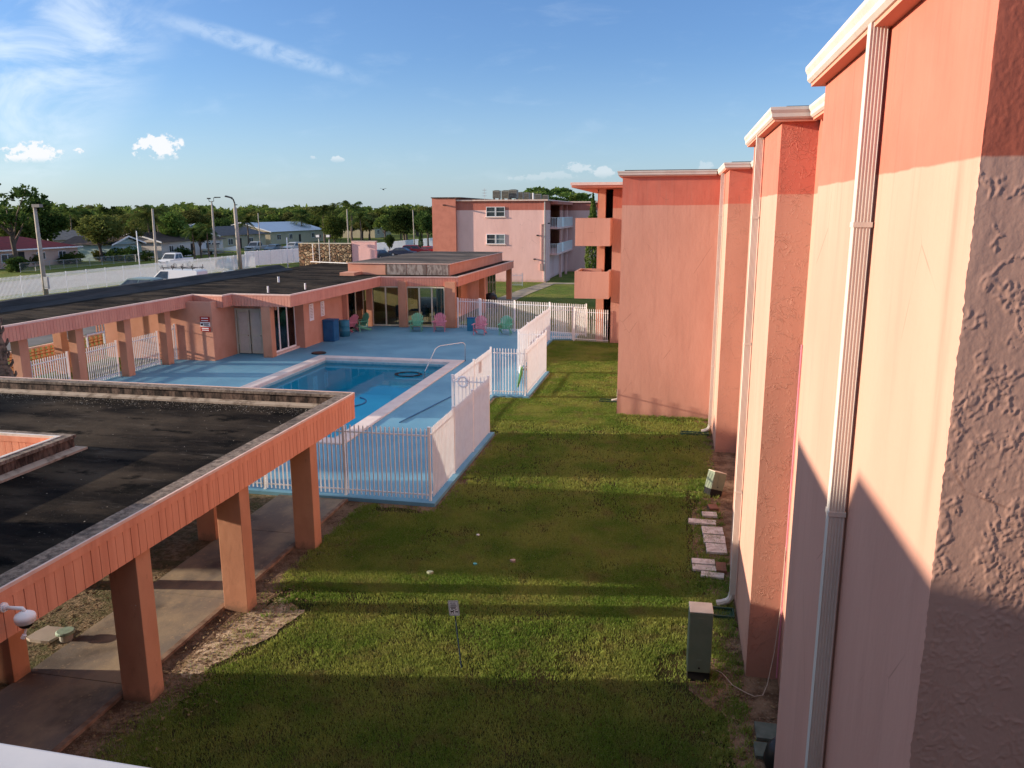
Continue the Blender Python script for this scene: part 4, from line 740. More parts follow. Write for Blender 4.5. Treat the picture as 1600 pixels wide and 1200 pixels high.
fence((-23.45, 24.55), (-23.45, 26.85), 'white picket fence in the leftmost veranda bay of the clubhouse', h=1.55, group=VF)
g_ = fence((-23.45, 27.35), (-23.45, 29.7), 'white picket gate with taller frame in the second veranda bay', h=1.55, group=VF, name='picket_gate', cat='gate')
MB().box(-23.48, -23.42, 28.0, 28.06, 1.66, 2.2).box(-23.48, -23.42, 29.0, 29.06, 1.66, 2.2).box(-23.48, -23.42, 28.061, 28.999, 2.14, 2.2).build('gate_frame', M_WHITE, g_)
fence((-23.45, 30.2), (-23.45, 32.5), 'white picket fence in the third veranda bay of the clubhouse', h=1.55, group=VF)
fence((-23.45, 33.0), (-23.45, 33.85), 'narrow white picket fence between the last veranda column and the sign wall', h=1.7, group=VF)
# signs on the clubhouse wall
sgn = empty('pool_rules_sign', (-21.8, 33.88, 1.5), 'red and white warning signs stacked on the shaded veranda wall', 'sign')
for z0, z1, m in ((1.98, 2.22, M_RED), (1.75, 1.96, M_WHITE), (1.52, 1.73, M_RED)):
    p = MB().box(-22.06, -21.56, 33.865, 33.885, z0, z1).build('sign_panel', m, sgn); mm = M_WHITE if m is M_RED else M_BLACK
    b = MB()
    if m is M_RED: b.box(-21.99, -21.63, 33.855, 33.864, z1-.09, z1-.045).box(-21.99, -21.63, 33.855, 33.864, z0+.04, z0+.075)
    else: b.box(-22.02, -21.92, 33.855, 33.864, z0+.05, z1-.06).box(-21.88, -21.60, 33.855, 33.864, z1-.07, z1-.045).box(-21.88, -21.60, 33.855, 33.864, z0+.05, z0+.07).box(-21.85, -21.65, 33.855, 33.864, z0+.09, z0+.11)
    b.build('lettering', mm, p)
for y0, y1, z0, z1, lab in ((38.9, 39.4, 1.42, 2.32, 'speckled white notice board nearest the wall corner, left of the blue bin'), (40.3, 40.75, 1.50, 2.30, 'white framed notice on the orange wall above the tall blue bin')):
    nb_ = empty('notice_board', (-18.88, y0, z0), lab, 'notice'); MB().box(-18.895, -18.875, y0, y1, z0, z1).build('board', M_WHITE, nb_)
    b = MB()
    for k in range(9): b.box(-18.874, -18.868, y0+.07, y1-.07-random.random()*.1, z1-.10-k*.08, z1-.075-k*.08)
    b.build('lettering', simple('notice_print', (0.30,0.22,0.20)), nb_)
# bins and drum
bn = empty('recycling_bin', (-19.0, 40.6, .1), 'tall dark blue square bin standing against the orange clubhouse wall', 'bin')
x, y = -18.55, 40.75; MB().box(x-.33, x+.33, y-.35, y+.35, .1, 1.22).build('body', M_BLUEB, bn, bevel=.03); MB().box(x-.35, x+.35, y-.37, y+.37, 1.221, 1.30).build('lid', M_BLUEB, bn, bevel=.02)
dr = empty('drum', (-18.55, 42.4, .1), 'round teal drum standing to the right of the tall blue bin', 'drum'); MB().lathe([(0, 0), (.29, 0), (.30, .3), (.31, .31), (.30, .33), (.30, .6), (.31, .61), (.30, .63), (.30, .92), (.27, .93), (0, .90)], (-18.5, 42.45, .1), 20).build('body', M_TEAL, dr, smooth=True)
b3 = empty('waste_bin', (-11.9, 45.3, .1), 'small square blue bin beside the pink chair at the far fence', 'bin'); MB().box(-12.1, -11.65, 45.7, 46.1, .1, .86).build('body', M_TEAL, b3, bevel=.02); MB().box(-12.11, -11.64, 45.69, 46.11, .861, .9).build('rim', M_BLUEB, b3)

# ------------------------------------------------------------------ adirondack chairs
def chair(m):
    r_ = empty('adirondack_chair', (0,0,0))
    b = MB()
    n = 7
    for k in range(n):
        u = (k-(n-1)/2)/((n-1)/2); xb = u*.20; xt = u*.31; top = 1.06 - .16*abs(u)**2.2; w0, w1 = .028, .042
        def P(x, s, w): z = .30 + s*(top-.30); y = .16 + (z-.30)*.38; return (x+w, y, z)
        i = len(b.v); b.v += [P(xb, 0, -w0), P(xb, 0, w0), P(xt, .92, w1), P(xt, 1, w1*.5), P(xt, 1, -w1*.5), P(xt, .92, -w1)]; b.v += [(x, y+.02, z) for x, y, z in b.v[i:i+6]]
        b.f += [tuple(range(i, i+6)), tuple(i+6+q for q in reversed(range(6)))] + [(i+q, i+(q+1) % 6, i+6+(q+1) % 6, i+6+q) for q in range(6)]
    b.build('backrest', m, r_)
    b = MB()
    for k in range(6): y = -.33+k*.09; z = .40-(y+.33)*.22; b.box(-.27, .27, y, y+.075, z-.02, z)
    b.build('seat', m, r_)
    for s in (-1, 1):
        MB().box(s*.36-.06, s*.36+.06, -.40, .30, .585, .61).build('armrest', m, r_)
        MB().box(s*.30, s*.33, -.34, -.26, 0, .584).build('leg', m, r_)
        l = MB(); l.extr([(-.36, .30), (-.36, .40), (.55, .08), (.52, 0), (.40, 0)], lambda u, v, w: (w, u, v), s*.275, s*.299); l.build('leg', m, r_)
        MB().box(s*.30, s*.33, .22, .28, .25, .584).build('arm_support', m, r_)
    MB().box(-.30, .30, .30, .33, .50, .57).build('back_rail', m, r_)
    return r_
cg = 'adirondack chairs on the pool deck'
c0 = chair(M_MINT); c1 = chair(M_PINK)
first = {id(c0): True, id(c1): True}
for src, px, py, rz, lab in ((c0, 650, 518, 10, 'mint green adirondack chair between the two front columns of the glass hall'), (c1, 686, 518, 12, 'pink adirondack chair just left of the corner column'), (c1, 749, 523, 2, 'pink adirondack chair in front of the far white fence by the blue bin'), (c0, 789, 523, 2, 'mint green adirondack chair standing alone at the far white fence'), (c0, 563, 517, -35, 'green adirondack chair turned sideways in the dark inner corner'), (c1, 546, 518, -115, 'pink adirondack chair seen side on by the narrow glass door')):
    o = src if first.pop(id(src), False) else copy_tree(src); x, y = G(px, py, .1); o.location = (x, y+.15, .1); o.rotation_euler = (0, 0, R(rz)); tag(o, lab, 'chair', cg)
# furniture inside the hall
def darkseat(x, y, rz, lab, h=.95):
    r_ = empty('patio_chair', (0,0,0), lab, 'chair', 'dark chairs inside the glass hall'); b = MB()
    b.box(-.24, .24, -.24, .24, .42, .46); b.build('seat', M_DARK, r_); b = MB().box(-.24, .24, .22, .25, .47, h); b.build('backrest', M_DARK, r_)
    for sx in (-.22, .22):
        for sy in (-.22, .22): MB().cyl((sx, sy, 0), (sx, sy, .42), .015, n=6).build('leg', M_DARK, r_)
    r_.location = (x, y, .12); r_.rotation_euler = (0, 0, rz); return r_
darkseat(-17.1, 48.2, 1.0, 'dark chair by the left pane behind the glass of the hall', 1.15); darkseat(-15.6, 48.6, .2, 'dark chair behind the middle pane of the hall'); darkseat(-14.9, 48.4, -.5, 'dark chair nearest the corner column inside the hall', 1.1); darkseat(-16.0, 50.4, 2.4, 'dark chair deep inside the hall behind the table')
tb = empty('patio_table', (-16.3, 49.5, .12), 'round dark table inside the glass hall', 'table'); MB().cyl((-16.3, 49.5, .82), (-16.3, 49.5, .86), .6, n=24).build('tabletop', M_DARK, tb); MB().cyl((-16.3, 49.5, .12), (-16.3, 49.5, .82), .04, n=10).build('pedestal', M_DARK, tb)
gr = empty('grill', (-12.5, 52.5, 0), 'black covered grill standing beside the clubhouse side wall', 'grill')
x, y = G(771, 470, 0); x, y = -13.0, 55.8
MB().lathe([(0, .45), (.2, .43), (.42, .3), (.5, .1), (.5, 0)], (x, y, .95), 18).build('lid', M_BLACK, gr, smooth=True); MB().box(x-.45, x+.45, y-.3, y+.3, .35, .949).build('body', M_BLACK, gr)
for sx in (-.4, .4):
    for sy in (-.26, .26): MB().cyl((x+sx, y+sy, 0), (x+sx, y+sy, .349), .02, n=6).build('leg', M_BLACK, gr)
# rock-faced wall and floodlights behind the clubhouse roof
rw = empty('stone_faced_wall', (-27, 60, 0), 'wall faced with brown rubble stone rising behind the clubhouse roof', 'wall')
MB().box(-29.76, -25.3, 60, 60.6, 0, 4.62).build('stone_face', M_STONE, rw); MB().box(-29.78, -25.28, 59.98, 60.62, 4.621, 4.68).build('coping', M_CREAM, rw)
pw_ = empty('pink_screen_wall', (-24.3, 60, 0), 'plain pink wall adjoining the stone faced wall', 'wall'); MB().box(-25.25, -23.3, 60.1, 60.5, 0, 4.80).build('wall', M_FAR, pw_); MB().box(-25.25, -23.25, 60.08, 60.52, 4.801, 4.86).build('coping', M_TRIM, pw_)
for k, px in enumerate((498, 514)):
    x, z = ATY(px, 371, 59.4); fl_ = empty('floodlight', (x, 59.4, 0), ('left' if k == 0 else 'right')+' floodlight on a thin pole above the rubble stone wall', 'floodlight', 'floodlights above the stone wall')
    MB().cyl((x, 59.4, 3.1), (x, 59.4, z-.1), .035, n=8).build('pole', M_ALU, fl_); MB().box(x-.16, x+.16, 59.2, 59.45, z, z+.22).build('lamp_head', M_BLACK, fl_); MB().box(x-.14, x+.14, 59.19, 59.199, z+.02, z+.20).build('lens', M_WHITE, fl_)
MB().tube([(-28.5, 59.93, 4.6), (-28.5, 59.93, 3.3), (-28.45, 59.3, 3.25), (-24, 57.8, 3.24)], .03, 6).build('conduit', M_WHITE, rw)

# palm trunk at the left picture edge
pt = empty('palm_tree', (-19.72, 20.2, 0), 'rough mottled palm trunk at the far left edge in front of the clubhouse', 'palm tree')
mb = MB(); P = [( -19.72+.05*math.sin(k*.5) -.028*k, 20.2+.0*k, k*.28) for k in range(18)]; rr = [.34-.012*k+.035*((k*7) % 3-1) for k in range(18)]; mb.tube(P, rr, 14); o = mb.build('trunk', M_PBARK, pt, smooth=False)
for k in range(60):
    mb = MB(); z = .2+k*.078; a = k*2.4; r0 = .33-.04*z; cx = -19.72-.1*z
    mb.tube([(cx+math.cos(a)*r0*.9, 20.2+math.sin(a)*r0*.9, z), (cx+math.cos(a)*(r0+.06), 20.2+math.sin(a)*(r0+.06), z+.12), (cx+math.cos(a)*(r0+.07), 20.2+math.sin(a)*(r0+.07), z+.22)], [.05, .045, .02], 5); mb.build('leaf_base', M_PBARK, pt)

# ------------------------------------------------------------------ small things on the lawn
sg = empty('dog_sign', (-3.03, 10.86, 0), 'small white dog sign on a thin leaning post in the lawn', 'sign')
sx0, sz0 = ATY(722, 1047, 10.86); sx1, sz1 = ATY(711, 960, 10.86)
MB().tube([(sx0, 10.86, -.05), (sx1, 10.86, sz1), (sx1-.02, 10.86, sz1+.12)], .012, 6).build('post', simple('post_dark_blue', (0.02,0.04,0.07), rough=.5), sg)
d_ = Vector((sx1-sx0, 0, sz1-sz0)).normalized(); rt = Vector((d_.z, 0, -d_.x)); c_ = Vector((sx1, 10.84, sz1)) + d_*.115
def PL(u, v, w): q = c_ + rt*u + d_*v; return (q.x, q.y-w, q.z)
def rrect(hw, hh, r): 
    o = []
    for cx, cy, a0 in ((hw-r, hh-r, 0), (-hw+r, hh-r, 90), (-hw+r, -hh+r, 180), (hw-r, -hh+r, 270)):
        for k in range(4): t_ = R(a0+30*k); o.append((cx+r*math.cos(t_), cy+r*math.sin(t_)))
    return o
pl_ = MB().extr(rrect(.082, .125, .014), PL, 0, .003).build('plate', M_WHITE, sg)
b = MB()
for hw, hh in ((.072, .115),):
    for (u0, u1, v0, v1) in ((-hw, hw, hh-.004, hh), (-hw, hw, -hh, -hh+.004), (-hw, -hw+.004, -hh+.004, hh-.004), (hw-.004, hw, -hh+.004, hh-.004)): b.extr([(u0, v0), (u1, v0), (u1, v1), (u0, v1)], PL, .0035, .0045)
for v, hw, cx in ((.085, .022, -.030), (.085, .018, .018), (.055, .045, 0), (.036, .050, 0), (.014, .045, -.008), (-.002, .035, -.01), (-.018, .012, -.03), (-.018, .012, .03)): b.extr([(cx-hw, v-.004), (cx+hw, v-.004), (cx+hw, v+.005), (cx-hw, v+.005)], PL, .0035, .0045)
for cx, s, fl2 in ((-.030, 1.0, 1), (.038, .72, -1)):      # dog silhouettes
    o = [(-.030, .012), (-.034, .026), (-.026, .018), (.012, .018), (.018, .030), (.024, .034), (.036, .026), (.034, .020), (.024, .016), (.020, .004), (.020, -.026), (.013, -.026), (.012, -.002), (-.014, -.002), (-.016, -.026), (-.023, -.026), (-.024, .002)]
    o = [(cx+x*s*fl2, -.062+y*s) for x, y in o]; o = o if fl2 > 0 else o[::-1]; b.extr(o, PL, .0035, .0045)
b.build('lettering', M_BLACK, pl_)
# green utility pedestals
M_UT = simple('utility_green', (0.18,0.22,0.16), (0.15,0.19,0.135), 4, .5, dirt=((0.25,0.2,0.14), 8, .7, .3)); M_UTT = simple('utility_top', (0.66,0.62,0.50), (0.56,0.52,0.42), 5, .6)
def pedestal(loc, rot, label, hh=1.16):
    r_ = empty('utility_pedestal', (0,0,0), label, 'utility box', 'green utility pedestals by the right wall'); w = .165; dd = .16
    MB().box(-w, w, -dd, dd, -.05, .16).build('base', M_BLACK, r_)
    bd = MB().box(-w-.008, w+.008, -dd-.008, dd+.008, .161, hh-.02).build('body', M_UT, r_, bevel=.015); MB().box(-w-.010, w+.010, -dd-.010, dd+.010, hh-.019, hh).build('top', M_UTT, r_, bevel=.01)
    MB().box(-.035, .035, -dd-.018, -dd-.009, .30, .38).build('latch', M_UT, bd); MB().box(-.04, .04, -dd-.018, -dd-.009, hh-.17, hh-.09).build('latch', M_UT, bd); MB().cyl((0, -dd-.016, .24), (0, -dd-.009, .24), .015, n=10).build('lock', M_BLACK, bd)
    r_.location = loc; r_.rotation_euler = rot; return r_
pedestal((.575, 11.42, 0), (0, 0, R(2)), 'tall grey green utility pedestal on a black base near the wall foot')
p2 = pedestal((1.12, 19.75, 0), (R(-8), R(16), R(24)), 'short leaning utility pedestal beyond the loose pavers', .62)
# drain splash troughs, pavers, litter
M_TR = simple('trough_green', (0.03,0.075,0.05), (0.025,0.06,0.04), 5, .5)
def trough(x0, x1, y0, y1, label):
    r_ = empty('splash_block', (x0, y0, 0), label, 'splash block', 'green splash blocks under the downspouts'); MB().box(x0, x1, y0, y1, .01, .03).build('tray', M_TR, r_)
    MB().box(x0, x1, y0-.03, y0-.001, .01, .085).box(x0, x1, y1+.001, y1+.03, .01, .085).box(x1+.001, x1+.03, y0-.03, y1+.03, .01, .085).build('rim', M_TR, r_)
trough(.62, 1.22, 13.30, 13.58, 'dark green splash block below the downspout behind the tall pedestal'); trough(.35, 1.2, 25.3, 25.5, 'dark green splash block at the foot of the far bay downspout'); trough(-2.65, -1.95, 29.3, 29.6, 'green splash block at the corner of the projecting block')
M_PAV = simple('paver_pale', (0.62,0.58,0.54), (0.40,0.35,0.31), 9, .9, .4, 25); M_PAVR = simple('paver_red', (0.22,0.10,0.07), (0.17,0.08,0.05), 6, .9); M_PAVG = simple('paver_grey', (0.13,0.15,0.13), (0.09,0.11,0.09), 6, .9, .4, 25)
PG = 'loose pavers by the right wall'
for (x, y, w, d, rz, m, lab) in ((.90, 18.25, .34, .26, 3, M_PAV, 'small pale paver farthest along the row nearest the leaning pedestal'), (.72, 17.75, .62, .26, -2, M_PAV, 'wide pale paver lying across the top of the row'), (.93, 17.25, .46, .42, 2, M_PAV, 'pale square paver second from the top of the row'), (.95, 16.78, .46, .42, -1, M_PAV, 'pale square paver in the middle of the row'), (.97, 16.28, .42, .46, 1, M_PAV, 'cracked pale paver in the lower middle of the row'), (.68, 15.55, .46, .24, 2, M_PAV, 'pale paver set off to the left, upper one'), (.69, 15.27, .46, .24, 1, M_PAV, 'pale paver set off to the left, lower one'), (.84, 14.98, .44, .22, -5, M_PAV, 'nearest pale paver, turned a little'), (1.02, 15.35, .2, .4, 0, M_PAVR, 'dark red paver tight against the wall'), (1.00, 18.75, .22, .3, 8, M_PAVR, 'dark red paver stub below the leaning pedestal')):
    x += .10; c, s = math.cos(R(rz)), math.sin(R(rz)); q = [(x+c*a*w/2-s*b_*d/2, y+s*a*w/2+c*b_*d/2) for a, b_ in ((-1,-1), (1,-1), (1,1), (-1,1))]
    tag(MB().prism(q, .015, .06+random.random()*.02).build('paver', m, bevel=.006), lab, 'paver', PG)
for (px, py, w, d, lab) in ((1205, 1148, .42, .36, 'grey green flagstone at the foot of the nearest wall'), (1203, 1178, .40, .30, 'second grey green flagstone, nearer the picture edge')):
    x, y = G(px, py); tag(MB().prism([(x-w/2, y-d/2), (x+w/2, y-d/2), (x+w/2, y+d/2), (x-w/2, y+d/2)], .01, .06).build('flagstone', M_PAVG, bevel=.006), lab, 'flagstone', 'flagstones by the nearest wall')
x, y = G(1205, 1195); tag(MB().lathe([(0, .42), (.12, .40), (.2, .3), (.24, .12), (.2, 0)], (x+.12, y-.05, 0), 14).build('rubbish_bag', M_BLACK, smooth=True), 'black rubbish bag slumped against the wall foot at the bottom edge', 'bag')
w_pts = [(1.74, 11.5, 2.2), (1.72, 11.4, 1.3), (1.66, 11.3, .6), (1.58, 11.2, .12), (1.50, 11.02, .05), (1.38, 10.98, .04), (1.25, 11.05, .05), (1.08, 11.2, .05), (.95, 11.45, .07), (.85, 11.5, .09)]
tag(MB().tube(w_pts, .007, 6).build('loose_cable', simple('cable_pale', (0.45,0.36,0.30)), smooth=True), 'thin pale loose cable trailing from the wall corner over the soil', 'cable')
tag(MB().tube([(1.755, 11.52, 5.2), (1.75, 11.50, 3.5), (1.75, 11.5, 2.2), (1.74, 11.45, .1)], .012, 6).build('wall_cable', M_PINK), 'thin cable running down the inner wall corner', 'cable')
LG = 'litter on the lawn'
for (px, py, c, s, lab) in ((747, 839, (0.75,0.75,0.72), .05, 'scrap of white paper on the shaded lawn'), (742, 885, (0.10,0.42,0.45), .06, 'crumpled teal can on the shaded lawn'), (802, 880, (0.42,0.30,0.25), .08, 'small brown lump of rubbish on the shaded lawn'), (672, 899, (0.40,0.46,0.32), .09, 'flat pale green wrapper on the shaded lawn'), (1147, 700, (.8,.8,.78), .06, 'white scrap on the grass near the far bay')):
    x, y = G(px, py); b = MB(); pts_ = [(s*math.cos(t_)*(.7+.3*math.sin(3*t_+px)), s*.6*math.sin(t_)) for t_ in np.linspace(0, 6.283, 9)[:-1]]
    b.prism([(x+u, y+v) for u, v in pts_], .03, .04+s*.5); tag(b.build('litter', simple('litter_colour', c), bevel=.008), lab, 'litter', LG)
# ------------------------------------------------------------------ far apartment building
fb = empty('apartment_building', (-18, 90, 0), 'distant pink three storey apartment block with rooftop air conditioners', 'building')
def fslab(x0, x1, y0, y1, z0, z1, m=M_FAR, name='wall', parent=None): return MB().box(x0, x1, y0, y1, z0, z1).build(name, m, parent or fb)
fslab(-22.55, -13.15, 81.6, 84.2, 0, 8.2); fslab(-22.55, -15.6, 84.201, 112, 0, 8.2); fslab(-15.599, -13.15, 84.201, 84.4, 0, 8.2)
fslab(-25.1, -22.56, 81.3, 96, 0, 8.5, M_CORALF, 'side_wing'); fslab(-25.18, -22.0, 81.2, 96.1, 8.501, 8.6, M_STAIN, 'side_wing_trim')
fslab(-22.6, -12.95, 81.4, 112.2, 8.201, 8.34, M_TRIM, 'roof'); 
fslab(-13.6, -9.6, 97.5, 112, 0, 8.2); fslab(-13.7, -7.4, 97.3, 112.2, 8.201, 8.34, M_TRIM, 'roof')
fslab(-13.75, -13.45, 84.401, 97.4, 0, 2.5, M_FAR, 'gallery_wall')
for z0 in (2.62, 5.33):
    fslab(-15.6, -12.4, 84.5, 97.3, z0, z0+.18, M_FAR, 'gallery_floor')
    rl = MB()
    for (a, b) in (((-12.45, 84.55), (-12.45, 97.2)), ((-13.1, 84.55), (-12.46, 84.55))):
        a = Vector(a); b = Vector(b); L = (b-a).length; n = max(2, int(L/.16))
        for k in range(n+1): p = a+(b-a)*k/n; rl.box(p.x-.018, p.x+.018, p.y-.018, p.y+.018, z0+.18, z0+1.15)
        rl.box(min(a.x, b.x)-.025, max(a.x, b.x)+.025, min(a.y, b.y)-.025, max(a.y, b.y)+.025, z0+1.151, z0+1.2)
    rl.build('railing', M_WHITE, fb); fslab(-12.50, -12.40, 88.0, 89.3, z0+.18, z0+1.15, M_WHITE, 'railing_panel')
    for y in (86.2, 90.0, 93.6):
        dd = MB().box(-15.59, -15.54, y, y+.9, z0+.181, z0+2.2).build('door', simple('gallery_door', (0.30,0.20,0.20), rough=.6), fb); MB().box(-15.539, -15.52, y+.2, y+.7, z0+1.2, z0+1.9).build('pane', M_PANE, dd)
fslab(-15.6, -12.4, 84.5, 97.3, 7.9, 8.199, M_FAR, 'gallery_ceiling')
for y in (88.5, 93.0): fslab(-12.75, -12.5, y, y+.25, 0, 7.89, M_FAR, 'gallery_post')
for (z0, z1) in ((6.62, 7.62), (3.86, 4.86)):
    for s, x0 in enumerate((-19.38, -18.38)):
        fr = MB().box(x0, x0+.96, 81.53, 81.599, z0, z0+.05).box(x0, x0+.96, 81.53, 81.599, z1-.05, z1).box(x0, x0+.05, 81.53, 81.599, z0+.051, z1-.051).box(x0+.91, x0+.96, 81.53, 81.599, z0+.051, z1-.051).box(x0+.051, x0+.909, 81.54, 81.599, (z0+z1)/2-.02, (z0+z1)/2+.02).build('window_frame', M_WHITE, fb)
        MB().box(x0+.051, x0+.909, 81.57, 81.59, z0+.051, z1-.051).build('pane', M_CURT if (s == 1 and z0 < 5) else M_PANE, fr)
    fslab(-19.5, -17.3, 81.5, 81.6, z0-.10, z0-.001, M_TRIM, 'window_sill')
for (x, a) in ((-13.3, 8.15), (-22.75, 8.3)): MB().box(x-.05, x+.06, 81.5, 81.59, .1, a).build('downspout', M_GUT, fb)
MB().box(-13.62, -13.55, 81.5, 81.59, 1.9, 5.9).box(-13.549, -13.3, 81.5, 81.59, 5.82, 5.9).box(-13.75, -13.45, 81.45, 81.59, 1.2, 1.9).build('meter_conduit', simple('conduit_pink', (0.5,0.33,0.29)), fb)
for (x, z) in ((-13.95, 4.7), (-14.25, 2.3), (-23.7, 7.75), (-12.8, 5.9)): MB().box(x-.12, x+.08, 81.2 if x > -20 else 80.9, 81.59 if x > -20 else 81.29, z, z+.12).build('wall_lamp', M_BLACK, fb)
gate2 = fence((-15.7, 76.2), (-14.6, 76.4), 'small white picket gate panel in front of the distant pink block', h=1.25, z=.02, bay=1.2, name='picket_gate', cat='gate')
AG = 'air conditioners on the distant roof'
M_AC = simple('ac_grey', (0.20,0.20,0.17), (0.13,0.13,0.11), 5, .6)
for k, (px, w, h, Y, lab) in enumerate(((775, .75, .8, 86, 'leftmost rooftop air conditioner, standing alone'), (789, .8, .85, 88, 'second rooftop air conditioner from the left'), (801, .9, .9, 87, 'third rooftop air conditioner, tallest of the cluster'), (812, .7, .7, 90, 'fourth rooftop air conditioner from the left'), (821, .8, .72, 92, 'fifth rooftop air conditioner from the left'), (829, .7, .7, 95, 'sixth rooftop air conditioner, in front of the tree crown'), (840, .75, .7, 98, 'seventh rooftop air conditioner, right of the vent pipe'), (852, .7, .65, 102, 'eighth rooftop air conditioner, partly hidden'))):
    x, _ = ATY(px, 305, Y); u = empty('air_conditioner', (x, Y, 8.34), lab, 'air conditioner', AG)
    MB().box(x-w/2, x+w/2, Y, Y+w, 8.56, 8.56+h).build('cabinet', M_AC, u); b = MB()
    for j in range(5): b.box(x-w/2+.05, x+w/2-.05, Y-.012, Y-.001, 8.62+j*h/6, 8.62+j*h/6+.05)
    b.build('louvre', M_DARK, u); MB().cyl((x, Y+w/2, 8.56+h), (x, Y+w/2, 8.6+h), w*.38, n=14).build('fan_guard', M_DARK, u)
    b = MB()
    for s in (-1, 1): b.box(x+s*w*.4-.03, x+s*w*.4+.03, Y, Y+w, 8.341, 8.559)
    b.build('stand', M_AC, u)
x, z = ATY(757, 296, 86); an = empty('antenna', (x, 86, 8.34), 'thin rooftop antenna left of the air conditioners', 'antenna'); b = MB().cyl((x, 86, 8.34), (x, 86, z+.1), .02, n=6)
for q in (.1, .4, .7): b.box(x-.22, x+.22, 85.98, 86.02, z-q, z-q+.05)
b.build('mast', M_ALU, an)
x, _ = ATY(833, 300, 90); tag(MB().cyl((x, 90, 8.34), (x, 90, 9.2), .06, n=8).build('vent_pipe', M_WHITE), 'white vent pipe on the distant roof among the air conditioners', 'vent pipe')

# ------------------------------------------------------------------ street side: fences, poles
SF = 'white fences along the street'
f1 = fence((-54.4, 40), (-54.4, 97), 'long white picket fence along the street beyond the parking lot', h=1.85, z=.02, bay=2.6, pick=.13, pw=.035, group=SF)
f2 = fence((-56.6, 98.5), (-53.6, 109.5), 'white close boarded fence section behind the tall lamp post', h=2.0, z=.02, bay=2.4, pick=.13, pw=.10, group=SF)
f3 = fence((-53.6, 109.6), (-51.0, 175), 'far white fence running past the pink screen wall', h=1.8, z=.02, bay=3.0, pick=.16, pw=.10, group=SF)
def pole(px, py_base, top_px, top_py, r0, r1, label, head=None, m=M_CONC):
    x, y = G(px, py_base); tx, tz = ATY(top_px, top_py, y); p = empty('street_lamp' if head else 'utility_pole', (x, y, 0), label, 'street lamp' if head else 'pole', 'tall poles along the street')
    MB().tube([(x, y, 0), ((x*.5+tx*.5), y, tz/2), (tx, y, tz)], [r0, (r0+r1)/2, r1], 10).build('pole', m, p, smooth=True)
    if head: 
        b = MB()
        if head == 'box': b.box(tx-.1, tx+.62, y-.2, y+.2, tz-.05, tz+.2)
        if head == 'double':
            b.tube([(tx, y, tz-.1), (tx, y, tz+.3)], .06).tube([(tx, y, tz+.2), (tx-.35, y, tz+.25), (tx-.4, y, tz+.6)], .04).tube([(tx, y, tz+.2), (tx+.3, y, tz+.3), (tx+.3, y, tz+.7), (tx+1.1, y, tz+.75)], .04); b.box(tx-.55, tx-.2, y-.15, y+.15, tz+.55, tz+.7).box(tx+.5, tx+1.2, y-.15, y+.15, tz+.7, tz+.82)
        if head == 'arm':
            b.tube([(tx, y, tz-.3), (tx, y, tz+.5), (tx-.15, y, tz+.95), (tx-.4, y, tz+1.1)], .09); b.extr([(-1.2, 1.25), (-.3, 1.05), (-.3, 1.2), (-1.1, 1.42)], lambda u, v, w: (tx+u, y+w, tz+v), -.16, .16); b.box(tx+.1, tx+.35, y-.03, y+.03, tz+.25, tz+.35)
        b.build('lamp_head', simple('lamp_grey', (0.22,0.21,0.20)) if head == 'box' else M_BLACK, p)
    return p
q_ = pole(73, 468, 54, 323, .20, .13, 'thick leaning concrete pole at the left with a small box lamp', 'box'); x, y = G(73, 468); MB().box(x+.15, x+.5, y-.25, y-.05, .9, 1.9).build('meter_box', M_ALU, q_)
pole(247, 436, 238, 326, .17, .10, 'bare leaning concrete pole behind the roof rack van'); pole(338, 420, 331, 318, .17, .11, 'concrete pole with a double headed lamp', 'double'); pole(376, 424, 367, 324, .28, .20, 'thickest concrete pole with one curved lamp arm', 'arm')
pole(220, 432, 213, 361, .06, .05, 'slim white pole in front of the dark brown roof', m=M_WHITE); pole(408, 397, 403, 333, .10, .07, 'slim distant pole by the metal roofed house'); pole(450, 420, 448, 371, .07, .06, 'short white pole rising behind the white boarded fence', m=M_WHITE)
pole(545, 396, 542, 327, .12, .09, 'thin pole standing behind the rubble stone wall'); pole(648, 391, 645, 328, .11, .08, 'grey pole in front of the dark round tree'); 
tag(MB().box(-65.6, -65.2, 96.6, 96.7, .0, .9).build('bollard', M_WHITE), 'white marker post left of the double lamp pole', 'post'); 
for k, px in enumerate((356, 360)): x, y = G(px, 409); tag(MB().box(x-.1, x+.1, y-.1, y+.1, 0, .85).build('bollard', M_WHITE), ('left' if k == 0 else 'right')+' one of two white bollards on the verge beyond the street', 'bollard')

